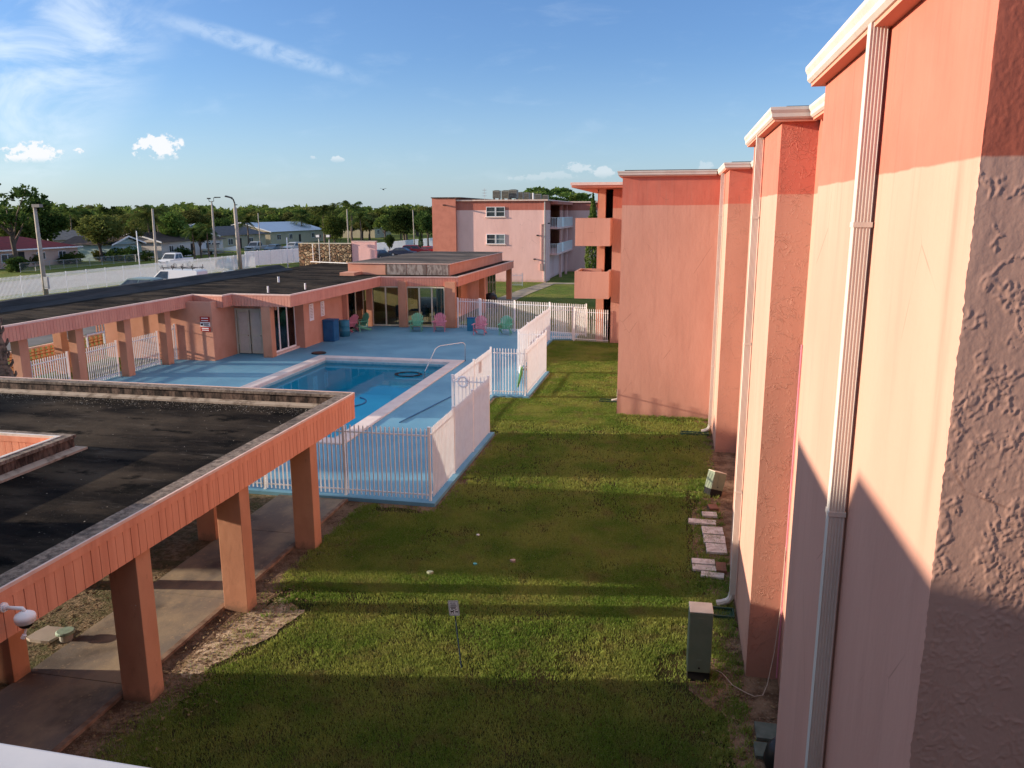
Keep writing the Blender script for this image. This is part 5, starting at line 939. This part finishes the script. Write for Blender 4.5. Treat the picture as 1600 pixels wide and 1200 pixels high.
# ------------------------------------------------------------------ houses across the street
def house(name_label, x0, x1, y0, y1, h, ridge, mw, mr, kind='hip', wins=(), door=None, trim=M_WHITE, swins=()):
    hs = empty('house', ((x0+x1)/2, (y0+y1)/2, 0), name_label, 'house'); MB().box(x0, x1, y0, y1, 0, h).build('wall', mw, hs); e = .5
    X0, X1, Y0, Y1 = x0-e, x1+e, y0-e, y1+e; b = MB(); hh = h+.02
    if kind == 'hip':
        w = (X1-X0)/2; xm = (X0+X1)/2; a = (xm, Y0+w*.9, ridge); c = (xm, Y1-w*.9, ridge)
        b.quad((X0,Y0,hh), (X1,Y0,hh), a).quad((X1,Y0,hh), (X1,Y1,hh), c, a).quad((X1,Y1,hh), (X0,Y1,hh), c).quad((X0,Y1,hh), (X0,Y0,hh), a, c).quad((X0,Y0,hh), (X0,Y1,hh), (X1,Y1,hh), (X1,Y0,hh))
    elif kind == 'gabley':   # ridge along y
        xm = (X0+X1)/2; b.quad((X1,Y0,hh), (X1,Y1,hh), (xm,Y1,ridge), (xm,Y0,ridge)).quad((X0,Y1,hh), (X0,Y0,hh), (xm,Y0,ridge), (xm,Y1,ridge)).quad((X0,Y0,hh-.01), (X1,Y0,hh-.01), (X1,Y1,hh-.01), (X0,Y1,hh-.01))
        g_ = MB()
        for yy in (y0,): g_.extr([(x0, h+.001), (x1, h+.001), (xm, ridge-.15)], lambda u, v, w: (u, w, v), yy, yy+.1)
        g_.build('gable', mw, hs); g_ = MB(); g_.extr([(X0, hh-.12), (xm, ridge-.12), (X1, hh-.12), (X1, hh+.10), (xm, ridge+.10), (X0, hh+.10)], lambda u, v, w: (u, w, v), Y0-.1, Y0-.01); g_.build('bargeboard', trim, hs)
    else:                    # ridge along x, gable faces the street
        ym = (Y0+Y1)/2; b.quad((X0,Y0,hh), (X1,Y0,hh), (X1,ym,ridge), (X0,ym,ridge)).quad((X1,Y1,hh), (X0,Y1,hh), (X0,ym,ridge), (X1,ym,ridge)).quad((X0,Y0,hh-.01), (X1,Y0,hh-.01), (X1,Y1,hh-.01), (X0,Y1,hh-.01))
        g_ = MB(); g_.extr([(y0, h+.001), (y1, h+.001), (ym, ridge-.15)], lambda u, v, w: (w, u, v), x1-.1, x1); g_.build('gable', mw, hs)
        g_ = MB(); g_.extr([(Y0, hh-.12), (ym, ridge-.12), (Y1, hh-.12), (Y1, hh+.10), (ym, ridge+.10), (Y0, hh+.10)], lambda u, v, w: (w, u, v), X1+.01, X1+.1); g_.build('bargeboard', trim, hs)
    b.build('roof', mr, hs, fixn=False)
    MB().box(X1+.001, X1+.10, Y0, Y1, h-.10, h+.08).box(X0, X1, Y0-.1, Y0-.001, h-.10, h+.08).build('fascia', trim, hs) if kind == 'hip' else None
    for (y, z, w_, hgt) in wins:
        fr = MB().box(x1+.001, x1+.06, y-.06, y+w_+.06, z-.06, z+hgt+.06).build('window', trim, hs); MB().box(x1+.061, x1+.07, y, y+w_, z, z+hgt).build('pane', M_PANE, fr); MB().box(x1+.071, x1+.09, y+w_/2-.03, y+w_/2+.03, z, z+hgt).build('mullion', trim, fr)
    for (x, z, w_, hgt) in swins:
        fr = MB().box(x-.06, x+w_+.06, y0-.06, y0-.001, z-.06, z+hgt+.06).build('window', trim, hs); MB().box(x, x+w_, y0-.07, y0-.061, z, z+hgt).build('pane', M_PANE, fr)
    if door is not None: dd = MB().box(x1+.001, x1+.05, door, door+1.0, 0, 2.05).build('door', M_DARK, hs)
    return hs
M_RROOF = simple('red_tile_roof', (0.20,0.018,0.022), (0.14,0.014,0.018), 1.2, .8, .4, 10); M_BROOF = simple('brown_shingle', (0.085,0.062,0.055), (0.06,0.045,0.04), 1.5, .9, .4, 10); M_GROOF = simple('grey_shingle', (0.10,0.10,0.115), (0.07,0.07,0.08), 1.5, .9, .3, 10); M_MROOF = simple('metal_roof', (0.50,0.56,0.64), (0.42,0.48,0.56), .6, .45, st=(1,6,1)); M_TROOF = simple('tan_shingle', (0.24,0.20,0.17), (0.17,0.14,0.12), 1.5, .9)
M_HP = simple('house_pink', (0.56,0.40,0.33), (0.50,0.35,0.28), .6); M_HW = simple('house_white', (0.62,0.60,0.58), (0.55,0.53,0.52), .6); M_HC = simple('house_cream', (0.48,0.43,0.30), (0.42,0.37,0.26), .6); M_HT = simple('house_teal', (0.34,0.47,0.46), (0.30,0.42,0.42), .6); M_HG = simple('house_grey', (0.40,0.38,0.33), (0.34,0.32,0.28), .6)
house('pink house with a dark red roof at the far left', -97, -86, 86, 103, 2.35, 3.95, M_HP, M_RROOF, 'hip', [(89.2, .8, 1.9, 1.0), (95.2, .9, 1.4, .9), (99.2, .9, 1.3, .9)], 92.0)
house('house with a pale tan roof seen behind the red roofed house', -118, -106, 121, 136, 2.5, 4.0, M_HG, M_TROOF, 'gabley', [])
house('pale teal house with a dark roof partly hidden by a yellow green tree', -92, -83.5, 107, 114, 2.4, 3.6, M_HT, M_BROOF, 'gablex', [(109.2, .9, 1.0, .9)])
house('white house with a dark brown roof behind the white pickup', -91, -81, 115.5, 133.5, 2.5, 4.0, M_HW, M_BROOF, 'gabley', [(117.5, .9, 1.0, 1.0), (120.3, .9, 1.0, 1.0), (128, 1.0, 1.5, 1.0)], 123.5, swins=[(-89, 1, 1.2, 1)])
house('cream house with a blue grey roof behind the parked boat', -100, -88, 144, 162, 2.7, 4.4, M_HC, M_GROOF, 'gabley', [(147, .9, 1.6, 1.1), (155, .9, 1.6, 1.1)], 151)
house('cream house with a pale blue metal roof', -104, -90, 168, 196, 2.9, 5.0, M_HC, M_MROOF, 'gabley', [(171, 1.1, 1.8, 1.1), (177, 1.1, 1.5, 1.1), (189, 1.1, 1.5, 1.1)], 182, swins=[(-100, 1.2, 1.6, 1.2)])
house('small distant cream house with a pale roof between the trees', -96, -86, 222, 236, 2.9, 5.0, M_HC, simple('pale_roof', (0.42,0.40,0.37)), 'gabley', [(224, 1.0, 1.6, 1.2), (229, 1.0, 1.6, 1.2)])
house('grey roofed building just visible behind the cream house', -114, -104, 150, 170, 2.9, 4.8, M_HG, M_GROOF, 'gablex', [])
# chain-link garden fence and hedge, boat
cf = empty('garden_fence', (-79, 92, 0), 'low dark chain link garden fence in front of the pink house', 'fence'); b = MB()
for k in range(14): b.cyl((-78.5, 84+k*2.4, 0), (-78.5, 84+k*2.4, 1.15), .04, n=6)
b.build('posts', M_ALU, cf)['kind'] = 'stuff'; b = MB().box(-78.52, -78.48, 84, 116, 1.1, 1.14).box(-78.51, -78.49, 84, 116, .1, .13)
for k in range(160): b.box(-78.505, -78.495, 84+k*.2, 84.02+k*.2, .131, 1.099)
b.build('mesh_panel', M_ALU, cf)
bt = empty('boat', (-78, 128, 0), 'white motor boat on a trailer parked beside the cream house', 'boat'); x, y = G(343, 398); st_ = [(-3.4, .75, 1.0), (-2.2, 1.0, 1.05), (0, 1.1, 1.1), (1.8, .9, 1.25), (3.0, .45, 1.45), (3.6, .03, 1.6)]
b = MB(); V0 = len(b.v)
for sx_, w_, t_ in st_: b.v += [(x+sx_, y-w_, t_), (x+sx_, y-w_*.8, .7), (x+sx_, y, .5+.08*max(0, sx_)), (x+sx_, y+w_*.8, .7), (x+sx_, y+w_, t_)]
for j in range(5):
    for k in range(4): b.f.append((j*5+k, j*5+k+1, (j+1)*5+k+1, (j+1)*5+k))
    b.f.append((j*5+4, j*5, (j+1)*5, (j+1)*5+4))
b.f.append((0, 4, 3, 2, 1)); b.build('hull', M_WHITE, bt); MB().box(x-1.6, x+.4, y-.6, y+.6, 1.16, 1.75).build('console', M_HG, bt); MB().box(x-1.0, x-.1, y-.5, y+.5, 1.751, 2.0).build('windscreen', M_PANE, bt); MB().box(x-3.2, x+2.6, y-.5, y-.4, .35, .45).box(x-3.2, x+2.6, y+.4, y+.5, .35, .45).build('trailer', M_ALU, bt)
for s in (-.75, .75): MB().cyl((x-1.2, y+s-.09, .3), (x-1.2, y+s+.09, .3), .3, n=14).build('wheel', M_RUB, bt)

# ------------------------------------------------------------------ vehicles (x forward, z up, centre at origin)
def car(kind, paint, label, loc, rz, grp='vehicles parked along the street and in the lot'):
    r_ = empty('parked_'+{'sedan': 'car', 'suv': 'car', 'pickup': 'pickup', 'van': 'van'}[kind], (0,0,0), label, {'sedan': 'car', 'suv': 'car', 'pickup': 'pickup truck', 'van': 'van'}[kind], grp)
    if kind == 'sedan': L, W_, body, cab, cz = 4.6, .88, [(-2.3,.35),(-2.3,.85),(-2.15,.95),(-1.35,1.0),(1.0,.95),(2.0,.82),(2.28,.65),(2.3,.35)], [(-1.75,.98),(-1.15,1.38),(-.9,1.43),(.15,1.44),(.35,1.40),(1.15,.95)], 1.44
    elif kind == 'suv': L, W_, body, cab, cz = 4.8, .93, [(-2.4,.4),(-2.4,1.0),(-2.3,1.08),(1.0,1.08),(2.1,.98),(2.38,.75),(2.4,.4)], [(-2.3,1.07),(-2.05,1.62),(-1.8,1.70),(.1,1.72),(.35,1.66),(1.15,1.07)], 1.72
    elif kind == 'pickup': L, W_, body, cab, cz = 5.6, 1.0, [(-2.8,.5),(-2.8,1.2),(-.35,1.2),(-.35,1.15),(1.4,1.15),(2.6,1.08),(2.78,.95),(2.8,.5)], [(-.55,1.14),(-.45,1.85),(-.3,1.92),(.85,1.92),(1.0,1.86),(1.6,1.14)], 1.92
    else: L, W_, body, cab, cz = 5.6, 1.0, [(-2.8,.45),(-2.8,1.25),(1.55,1.25),(2.35,1.1),(2.75,.85),(2.8,.45)], [(-2.8,1.24),(-2.76,1.98),(-2.6,2.06),(.7,2.08),(.95,2.0),(1.75,1.24)], 2.08
    def shell(poly, w0, w1, zlo, zhi, name, m, parent):
        b = MB(); n = len(poly); 
        def ww(z): t_ = (z-zlo)/max(.01, zhi-zlo); return w0 + (w1-w0)*max(0, min(1, t_))
        i = 0; b.v = [(x, -ww(z), z) for x, z in poly] + [(x, ww(z), z) for x, z in poly]; b.f = [tuple(range(n)), tuple(n+k for k in reversed(range(n)))] + [(k, (k+1) % n, n+(k+1) % n, n+k) for k in range(n)]
        return b.build(name, m, parent, bevel=.05)
    bd = shell(body, W_, W_*.97, .3, 1.2, 'body', paint, r_); cb = shell(cab, W_*.95, W_*.76, cab[0][1], cz, 'cabin', paint, r_)
    zb, zt_ = cab[0][1]+.07, cz-.13
    def cabx(z, side):        # front/back x of the cabin outline at height z
        pts = cab; half = [p for p in pts if p[0] < -0.0] if side < 0 else [p for p in pts if p[0] >= 0]
        half = sorted(half, key=lambda p: p[1])
        for (xa, za), (xb, zb_) in zip(half, half[1:]):
            if za <= z <= zb_: return xa+(xb-xa)*(z-za)/max(.001, zb_-za)
        return half[0][0] if z < half[0][1] else half[-1][0]
    def wd(z): t_ = (z-cab[0][1])/max(.01, cz-cab[0][1]); return W_*.95+(W_*.76-W_*.95)*t_
    b = MB(); xs0, xs1 = cabx(zb, -1)+.15, cabx(zb, 1)-.12; xt0, xt1 = cabx(zt_, -1)+.15, cabx(zt_, 1)-.12
    if kind == 'van': xs0 = xt0 = .1
    nwin = 1 if kind == 'van' else 2
    for s in (-1, 1):
        for k in range(nwin):
            f0, f1 = k/nwin+.02, (k+1)/nwin-.02; A = xs0+(xs1-xs0)*f0; B_ = xs0+(xs1-xs0)*f1; C_ = xt0+(xt1-xt0)*f1; D_ = xt0+(xt1-xt0)*f0; q = .012
            b.quad((A, s*(wd(zb)+q), zb), (B_, s*(wd(zb)+q), zb), (C_, s*(wd(zt_)+q), zt_), (D_, s*(wd(zt_)+q), zt_))
    for side in (-1, 1):
        if kind == 'van' and side < 0: continue
        x0_, x1_ = cabx(zb, side)+side*.012, cabx(zt_, side)+side*.012; b.quad((x0_, -wd(zb)*.88, zb), (x0_, wd(zb)*.88, zb), (x1_, wd(zt_)*.86, zt_), (x1_, -wd(zt_)*.86, zt_))
    b.build('window', M_PANE, cb, fixn=False)
    rw_ = .36 if kind in ('pickup', 'van') else .32
    for x in (-L*.31, L*.32):
        for s in (-1, 1): wh = MB().cyl((x, s*(W_-.18), rw_), (x, s*(W_+.015), rw_), rw_, n=18).build('wheel', M_RUB, r_); MB().cyl((x, s*(W_+.016), rw_), (x, s*(W_+.03), rw_), rw_*.6, n=12).build('rim', M_ALU, wh)
    fx = L/2; zl = body[-2][1]-.02
    for s in (-1, 1): MB().box(fx-.12, fx+.02, s*W_*.62-.17, s*W_*.62+.17, zl-.12, zl+.04).build('headlight', M_CURT, r_); MB().box(-fx-.015, -fx+.05, s*W_*.80-.09, s*W_*.80+.09, .75, 1.0).build('tail_light', M_RED, r_)
    MB().box(fx-.03, fx+.03, -W_*.42, W_*.42, zl-.26, zl-.06).build('grille', M_BLACK, r_); MB().box(fx-.05, fx+.05, -W_*.92, W_*.92, .36, .5).build('bumper', M_ALU if kind == 'pickup' else M_BLACK, r_)
    if kind == 'pickup': MB().box(-2.7, -.65, -W_*.86, W_*.86, 1.201, 1.206).build('bed', M_BLACK, r_)
    if kind == 'van':
        b = MB()
        for s in (-1, 1): b.box(-2.5, .9, s*.72-.02, s*.72+.02, 2.22, 2.26)
        for x in (-2.3, -1.3, -.3, .6): b.box(x-.02, x+.02, -.86, .86, 2.261, 2.30).box(x-.02, x+.02, -.74, -.70, 2.08, 2.219).box(x-.02, x+.02, .70, .74, 2.08, 2.219).box(x-.02, x+.02, -.88, -.84, 2.30, 2.5).box(x-.02, x+.02, .84, .88, 2.30, 2.5)
        b.build('roof_rack', M_BLACK, r_)
    r_.location = (*loc, 0.02); r_.rotation_euler = (0, 0, R(rz)); return r_
P_W = carpaint('paint_white', (0.72,0.72,0.72)); P_G = carpaint('paint_grey', (0.10,0.12,0.13)); P_T = carpaint('paint_green_grey', (0.16,0.22,0.20)); P_B = carpaint('paint_dark_blue', (0.015,0.02,0.05)); P_R = carpaint('paint_red', (0.35,0.015,0.02)); P_S = carpaint('paint_silver', (0.40,0.42,0.44)); P_BL = carpaint('paint_blue_grey', (0.08,0.14,0.20))
car('van', P_W, 'white work van with a black roof rack showing above the clubhouse roof', (-44.2, 64.6), 180)
car('suv', P_T, 'grey green car nose in beside the roof rack van', (-44.6, 59.8), 180)
car('suv', P_S, 'silver blue vehicle just right of the roof rack van', (-41.2, 68.6), 178)
car('pickup', P_W, 'white pickup truck parked on the far side of the street', (-65.2, 95.6), -88)
for px, py, kd, pt_, rz, lab in ((402, 394, 'pickup', P_S, -90, 'silver pickup leftmost of three in the driveway'), (428, 394, 'sedan', P_BL, -88, 'dark blue sedan in the middle of the driveway'), (459, 393, 'suv', P_S, -95, 'silver car rightmost in the driveway by the metal roof'), (594, 405, 'sedan', P_B, 80, 'dark blue car next to the pink screen wall'), (630, 401, 'sedan', P_B, 0, 'black car whose roof shows beyond the clubhouse roof'), (672, 398, 'sedan', P_R, 0, 'bright red car left of the distant coral wall'), (650, 399, 'suv', P_R, 10, 'red car partly hidden behind the narrow cypress'), (8, 402, 'sedan', P_W, 90, 'white car at the left edge beside the red roofed house')):
    car(kd, pt_, lab, G(px, py), rz)

# ------------------------------------------------------------------ trees
def leafquads(c, n, s, flat=1.0):
    c = np.asarray(c); m = len(c); nrm = np.random.normal(size=(m, 3)); nrm[:, 2] = np.abs(nrm[:, 2])+.3; nrm /= np.linalg.norm(nrm, axis=1)[:, None]
    a = np.cross(nrm, np.random.normal(size=(m, 3))); a /= np.linalg.norm(a, axis=1)[:, None]; b = np.cross(nrm, a); sz = s*np.random.uniform(.6, 1.4, m)[:, None]; v = np.empty((m, 4, 3))
    v[:,0] = c-a*sz; v[:,1] = c-b*sz*.55; v[:,2] = c+a*sz; v[:,3] = c+b*sz*.55; return v.reshape(-1, 3)
def crown_points(rx, rz, nb, per, seed, spread=.62, br=.38, top=0.0):
    rs = np.random.RandomState(seed); P = []; C_ = []
    for k in range(nb):
        d = rs.normal(size=3); d /= np.linalg.norm(d); d[2] = d[2]*.9 + top; q = d*rs.uniform(.35, 1.0)**.6*spread; c = np.array([q[0]*rx, q[1]*rx, q[2]*rz]); r_ = br*rs.uniform(.6, 1.25); C_.append(c)
        e = rs.normal(size=(per, 3)); e /= np.linalg.norm(e, axis=1)[:, None]; e *= rs.uniform(.45, 1.05, (per, 1))**.7; P.append(c+e*np.array([rx*r_, rx*r_, rz*r_*.85]))
    return np.concatenate(P), C_
def crown(kind, seed):
    if kind == 'broad': P, C_ = crown_points(4.0, 3.2, 26, 130, seed); P[:, 2] += 5.2; return leafquads(P, 0, .27), C_, 5.2
    if kind == 'dense': P, C_ = crown_points(4.0, 3.8, 24, 170, seed, .55, .45); P[:, 2] += 4.8; return leafquads(P, 0, .25), C_, 4.8
    if kind == 'open': P, C_ = crown_points(4.6, 2.6, 22, 85, seed, .85, .26, .1); P[:, 2] += 6.0; return leafquads(P, 0, .22), C_, 6.0
    if kind == 'spread': P, C_ = crown_points(6.0, 2.0, 34, 110, seed, .82, .22, .25); P[:, 2] += 6.6; return leafquads(P, 0, .24), C_, 6.6
    if kind == 'bush': P, C_ = crown_points(1.5, .9, 12, 90, seed, .6, .45); P[:, 2] = np.abs(P[:, 2]+.75); return leafquads(P, 0, .14), C_, .7
    if kind == 'cone':
        rs = np.random.RandomState(seed); n = 2600; z = rs.uniform(.2, 6, n); r_ = .75*np.sin(np.clip(z/6*math.pi*.86+.45, 0, math.pi))*rs.uniform(.6, 1.1, n); a = rs.uniform(0, 6.28, n); return leafquads(np.stack([r_*np.cos(a), r_*np.sin(a), z], 1), 0, .13), [], 1.0
protos = {}
def make_tree(kind, m, seed):
    key = (kind, m.name, seed)
    if key in protos: return protos[key], False
    r_ = empty('tree' if kind != 'bush' else 'bush', (0,0,0)); v, C_, hc = crown(kind, seed); b = MB(); rs = random.Random(seed)
    if kind not in ('bush', 'cone'):
        b.tube([(0,0,-.1), (.08,.05,hc*.25), (-.05,.1,hc*.5), (.05,0,hc*.8)], [.28, .22, .18, .10], 8)
        for c in C_[:9]: z0 = hc*rs.uniform(.35, .6); b.tube([(0,0,z0), (c[0]*.4, c[1]*.4, z0+(c[2]+hc-z0)*.55), (c[0], c[1], c[2]+hc)], [.11, .07, .03], 5)
    elif kind == 'cone': b.cyl((0,0,-.1), (0,0,4), .12, .04, 8)
    else:
        for k in range(5): a = k*1.3; b.cyl((0,0,0), (.5*math.cos(a), .5*math.sin(a), .8), .05, .02, 5)
    b.build('trunk' if kind != 'bush' else 'stems', M_BARK, r_); fastmesh('crown', v, 4, m, r_); protos[key] = r_; return r_, True
def make_palm(seed):
    key = ('palm', seed)
    if key in protos: return protos[key], False
    rs = random.Random(seed); r_ = empty('palm_tree', (0,0,0)); hh = 6.0; MB().tube([(0,0,-.1), (.15,0,2), (.05,.1,4), (0,0,hh)], [.22, .17, .14, .13], 8).build('trunk', M_PBARK, r_); V = []
    for k in range(26):
        a = k*2.4+rs.uniform(-.2, .2); el = rs.uniform(-.5, 1.15); L = rs.uniform(2.3, 3.0); P = []
        for j in range(12): s = j/11*L; P.append(np.array([math.cos(a)*math.cos(el)*s, math.sin(a)*math.cos(el)*s, hh + math.sin(el)*s - .17*s*s]))
        for j in range(11):
            d = P[j+1]-P[j]; d /= np.linalg.norm(d); sd = np.cross(d, [0,0,1]); sd /= max(1e-6, np.linalg.norm(sd)); ll = .75*math.sin(math.pi*(j+1.2)/13)+.12
            for sgn in (-1, 1):
                for q in (0, .5): p = P[j]+(P[j+1]-P[j])*q; t_ = p + sd*sgn*ll + d*ll*.45 + np.array([0,0,-ll*rs.uniform(.35, .8)]); V += [p-d*.05, p+d*.05, t_]
    fastmesh('fronds', np.array(V), 3, M_PALM, r_); protos[key] = r_; return r_, True
def put(mk, x, y, sc, rz, label, cat='tree', grp=None, szz=1.0):
    src, fresh = mk; o = src if fresh else copy_tree(src); o.location = (x, y, 0); o.scale = (sc, sc, sc*szz); o.rotation_euler = (0, 0, rz)
    for k in ('label', 'category', 'group'):
        if k in o.keys(): del o[k]
    return tag(o, label, cat, grp)
def at_top(px, Y, py_top, h0):    # scale so that a thing h0 tall reaches the given height in the picture
    x, z = ATY(px, py_top, Y); return x, z/h0
TOPH = {'broad': 8.3, 'dense': 8.6, 'open': 8.6, 'spread': 8.9, 'bush': 1.7, 'cone': 6.1}
named = [
 ('open', M_LEAFD, 1, 8, 88, 278, 1.0, 'big dark spreading tree at the upper left edge above the red roof'), ('dense', M_LEAF, 2, 20, 108, 322, 1.0, 'olive green tree directly behind the red roof at the left'), ('dense', M_LEAFD, 3, 64, 116, 310, 1.0, 'dark domed tree rising beside the leaning box lamp pole'), ('broad', M_LEAF, 2, 50, 128, 330, 1.0, 'green tree between the dark dome and the tan roof'),
 ('broad', M_LEAFY, 4, 150, 106, 327, 1.15, 'broad yellow green tree in front of the teal house'), ('open', M_LEAFY, 5, 195, 112, 336, .9, 'sparse pale tree above the brown roof'), ('dense', M_LEAF, 6, 268, 124, 322, .95, 'dark green tree behind the bare leaning pole'), ('broad', M_LEAFD, 7, 310, 118, 344, .8, 'dark drooping tree left of the parked boat'), ('dense', M_LEAFD, 2, 240, 140, 322, 1.0, 'deep green tree left of the bare leaning pole'),
 ('dense', M_LEAF, 8, 520, 150, 325, .8, 'mid green tree behind the rubble stone wall'), ('dense', M_LEAFD, 9, 630, 165, 314, .95, 'big round dark tree left of the distant coral wall'), ('broad', M_LEAF, 10, 600, 175, 330, .9, 'lighter tree left of the big round dark one'), ('broad', M_LEAFD, 11, 668, 150, 322, .8, 'tree against the left side of the distant coral wall'),
 ('cone', M_LEAFD, 1, 657, 143, 362, 1.0, 'narrow dark cypress by the red cars'), ('broad', M_LEAFD, 4, 608, 129, 362, .55, 'small leaning dark tree beside the pink screen wall'), ('spread', M_LEAF, 12, 860, 125, 286, 1.15, 'spreading flat topped tree rising behind the distant roof'), ('dense', M_LEAF, 13, 916, 118, 296, .7, 'green tree seen under the landing roof'), ('cone', M_LEAF, 2, 927, 72, 300, .55, 'tall slim cypress seen past the landing column'),
 ('open', M_LEAFD, 14, 171, 220, 316, .8, 'lone thin tree silhouetted on the skyline'), ('broad', M_LEAF, 15, 420, 200, 328, .9, 'tree behind the blue metal roof'), ('dense', M_LEAF, 16, 375, 175, 330, .9, 'tree behind the cream house with the grey roof'), ('dense', M_LEAFD, 3, 345, 160, 332, .9, 'dark tree left of the cream house roof ridge'),
]
for kd, m, seed, px, Y, pt_, wsc, lab in named:
    x, s = at_top(px, Y, pt_, TOPH[kd]); o = put(make_tree(kd, m, seed), x, Y, s, random.uniform(0, 6), lab); 
    if abs(wsc-1) > .01: o.scale = (s*wsc, s*wsc, s)
for k, (px, Y, pt_, sc_, lab) in enumerate(((228, 118, 322, 1.0, 'palm behind the bare leaning pole'), (243, 132, 320, 1.0, 'palm with a high crown right of the bare leaning pole'), (505, 168, 322, 1.0, 'tall palm left of the thin pole behind the stone wall'), (520, 190, 317, 1.0, 'tall dark palm behind the stone wall'), (548, 160, 315, 1.0, 'yellowing palm right beside the thin pole'), (562, 150, 332, 1.0, 'low palm in front of the small distant house'), (470, 190, 332, 1.0, 'palm behind the right end of the metal roof'), (300, 116, 352, .8, 'short shaggy palm left of the boat'), (323, 115, 350, .8, 'thick shaggy palm just behind the boat'), (405, 190, 336, 1.0, 'palm above the metal roof ridge'), (108, 190, 324, 1, 'slender palm on the skyline right of the dark dome tree'), (385, 150, 338, 1, 'palm behind the thickest pole'))):
    x, s = at_top(px, Y, pt_, 7.0); put(make_palm(k % 3), x, Y, s, k*1.1, lab, 'palm tree')
BG = 'shrubs in the front gardens across the street'
for k, (px, py, sc_, m, lab) in enumerate(((118, 412, 1.3, M_LEAF, 'round shrub in front of the pink house wall'), (105, 413, 1.0, M_LEAFD, 'dark shrub under the pink house window'), (155, 408, 1.2, M_LEAFY, 'bright green shrub right of the pink house'), (160, 396, 1.5, M_LEAF, 'tall shrub before the teal gable'), (182, 408, 1.4, M_LEAFD, 'dark shrub before the white house, left one'), (203, 408, 1.6, M_LEAF, 'small leafy tree before the white house windows'), (228, 408, 1.2, M_LEAF, 'shrub left of the slim white pole'), (52, 416, 1.2, M_LEAFY, 'yellow green shrub by the leaning box lamp pole'), (10, 415, 1.3, M_LEAFD, 'dark shrub at the left picture edge'), (286, 402, 1.3, M_LEAFD, 'dark shrub behind the white pickup'), (250, 398, 1.3, M_LEAF, 'shrub behind the pickup cab'), (28, 425, 1.4, M_LEAFD, 'dark hedge like shrub in front of the red roofed house'))):
    x, y = G(px, py); put(make_tree('bush', m, k % 3), x, y, sc_*.9, k, lab, 'bush', BG)
# belt of trees behind the houses: individual trees, look-alikes share a label
rs = random.Random(5); kk = 0
for row, (Y, pt0) in enumerate(((205, 330), (240, 328), (285, 326))):
    for px in range(-40, 700, 26 if row < 2 else 22):
        q = px + rs.uniform(-8, 8); kd = rs.choice(['broad', 'dense', 'broad', 'open']); m = rs.choice([M_LEAF, M_LEAFD, M_LEAFN, M_LEAFN, M_LEAF]); x, s = at_top(q, Y, pt0+rs.uniform(-8, 9), TOPH[kd])
        o = put(make_tree(kd, m, rs.choice([2, 3, 4, 6])), x, Y+rs.uniform(-8, 8), s, rs.uniform(0, 6), ('tree in the belt behind the red roofed pink house' if px < 110 else 'tree in the belt behind the brown roofed and teal houses' if px < 300 else 'tree in the belt behind the grey roofed house' if px < 400 else 'tree in the belt behind the blue metal roof' if px < 500 else 'tree in the belt behind the stone faced wall and small distant house')+(', nearest row', ', middle row', ', farthest row')[row], 'tree', 'belt of trees along the skyline'); o.scale = (s*1.25, s*1.25, s)
for q in (880, 930, 980, 1040):
    x, s = at_top(q, 190, 318, 8.3); put(make_tree('dense', M_LEAF, 2), x, 190, s, q, 'tree in the belt seen behind the distant pink block and the landings', 'tree', 'belt of trees along the skyline')
# far wood, one mass
n = 60000; th = np.random.uniform(-1.25, .75, n); rr_ = np.random.uniform(310, 620, n); hgt = np.array([6.8+3.2*mnoise.noise(Vector((t_*38, r_*.01, 0)))+1.6*mnoise.noise(Vector((t_*150, 3, 0))) for t_, r_ in zip(th, rr_)]); z = hgt*np.random.uniform(0, 1, n)**.5*(1+rr_/1400)
tag(fastmesh('far_woods', leafquads(np.stack([np.sin(th)*rr_, np.cos(th)*rr_, z], 1), 0, 1.5), 4, M_LEAF), 'far off dark green woods along the horizon', 'woods', kind='stuff')
# bird
x, z = ATY(599, 296, 60); bd = empty('bird', (x, 60, z), 'small dark bird flying above the tree line', 'bird'); b = MB(); b.tube([(x-.02, 59.8, z+.02), (x, 60, z), (x, 60.2, z-.03)], [.01, .05, .015], 8); b.build('body', M_BLACK, bd, smooth=True)
for s in (-1, 1): MB().extr([(0, 0), (s*.14, .03), (s*.30, .0), (s*.16, -.07), (0, -.05)], lambda u, v, w: (x+u, 60+v*2, z+.02+abs(u)*.25+w), 0, .006).build('wing', M_BLACK, bd)
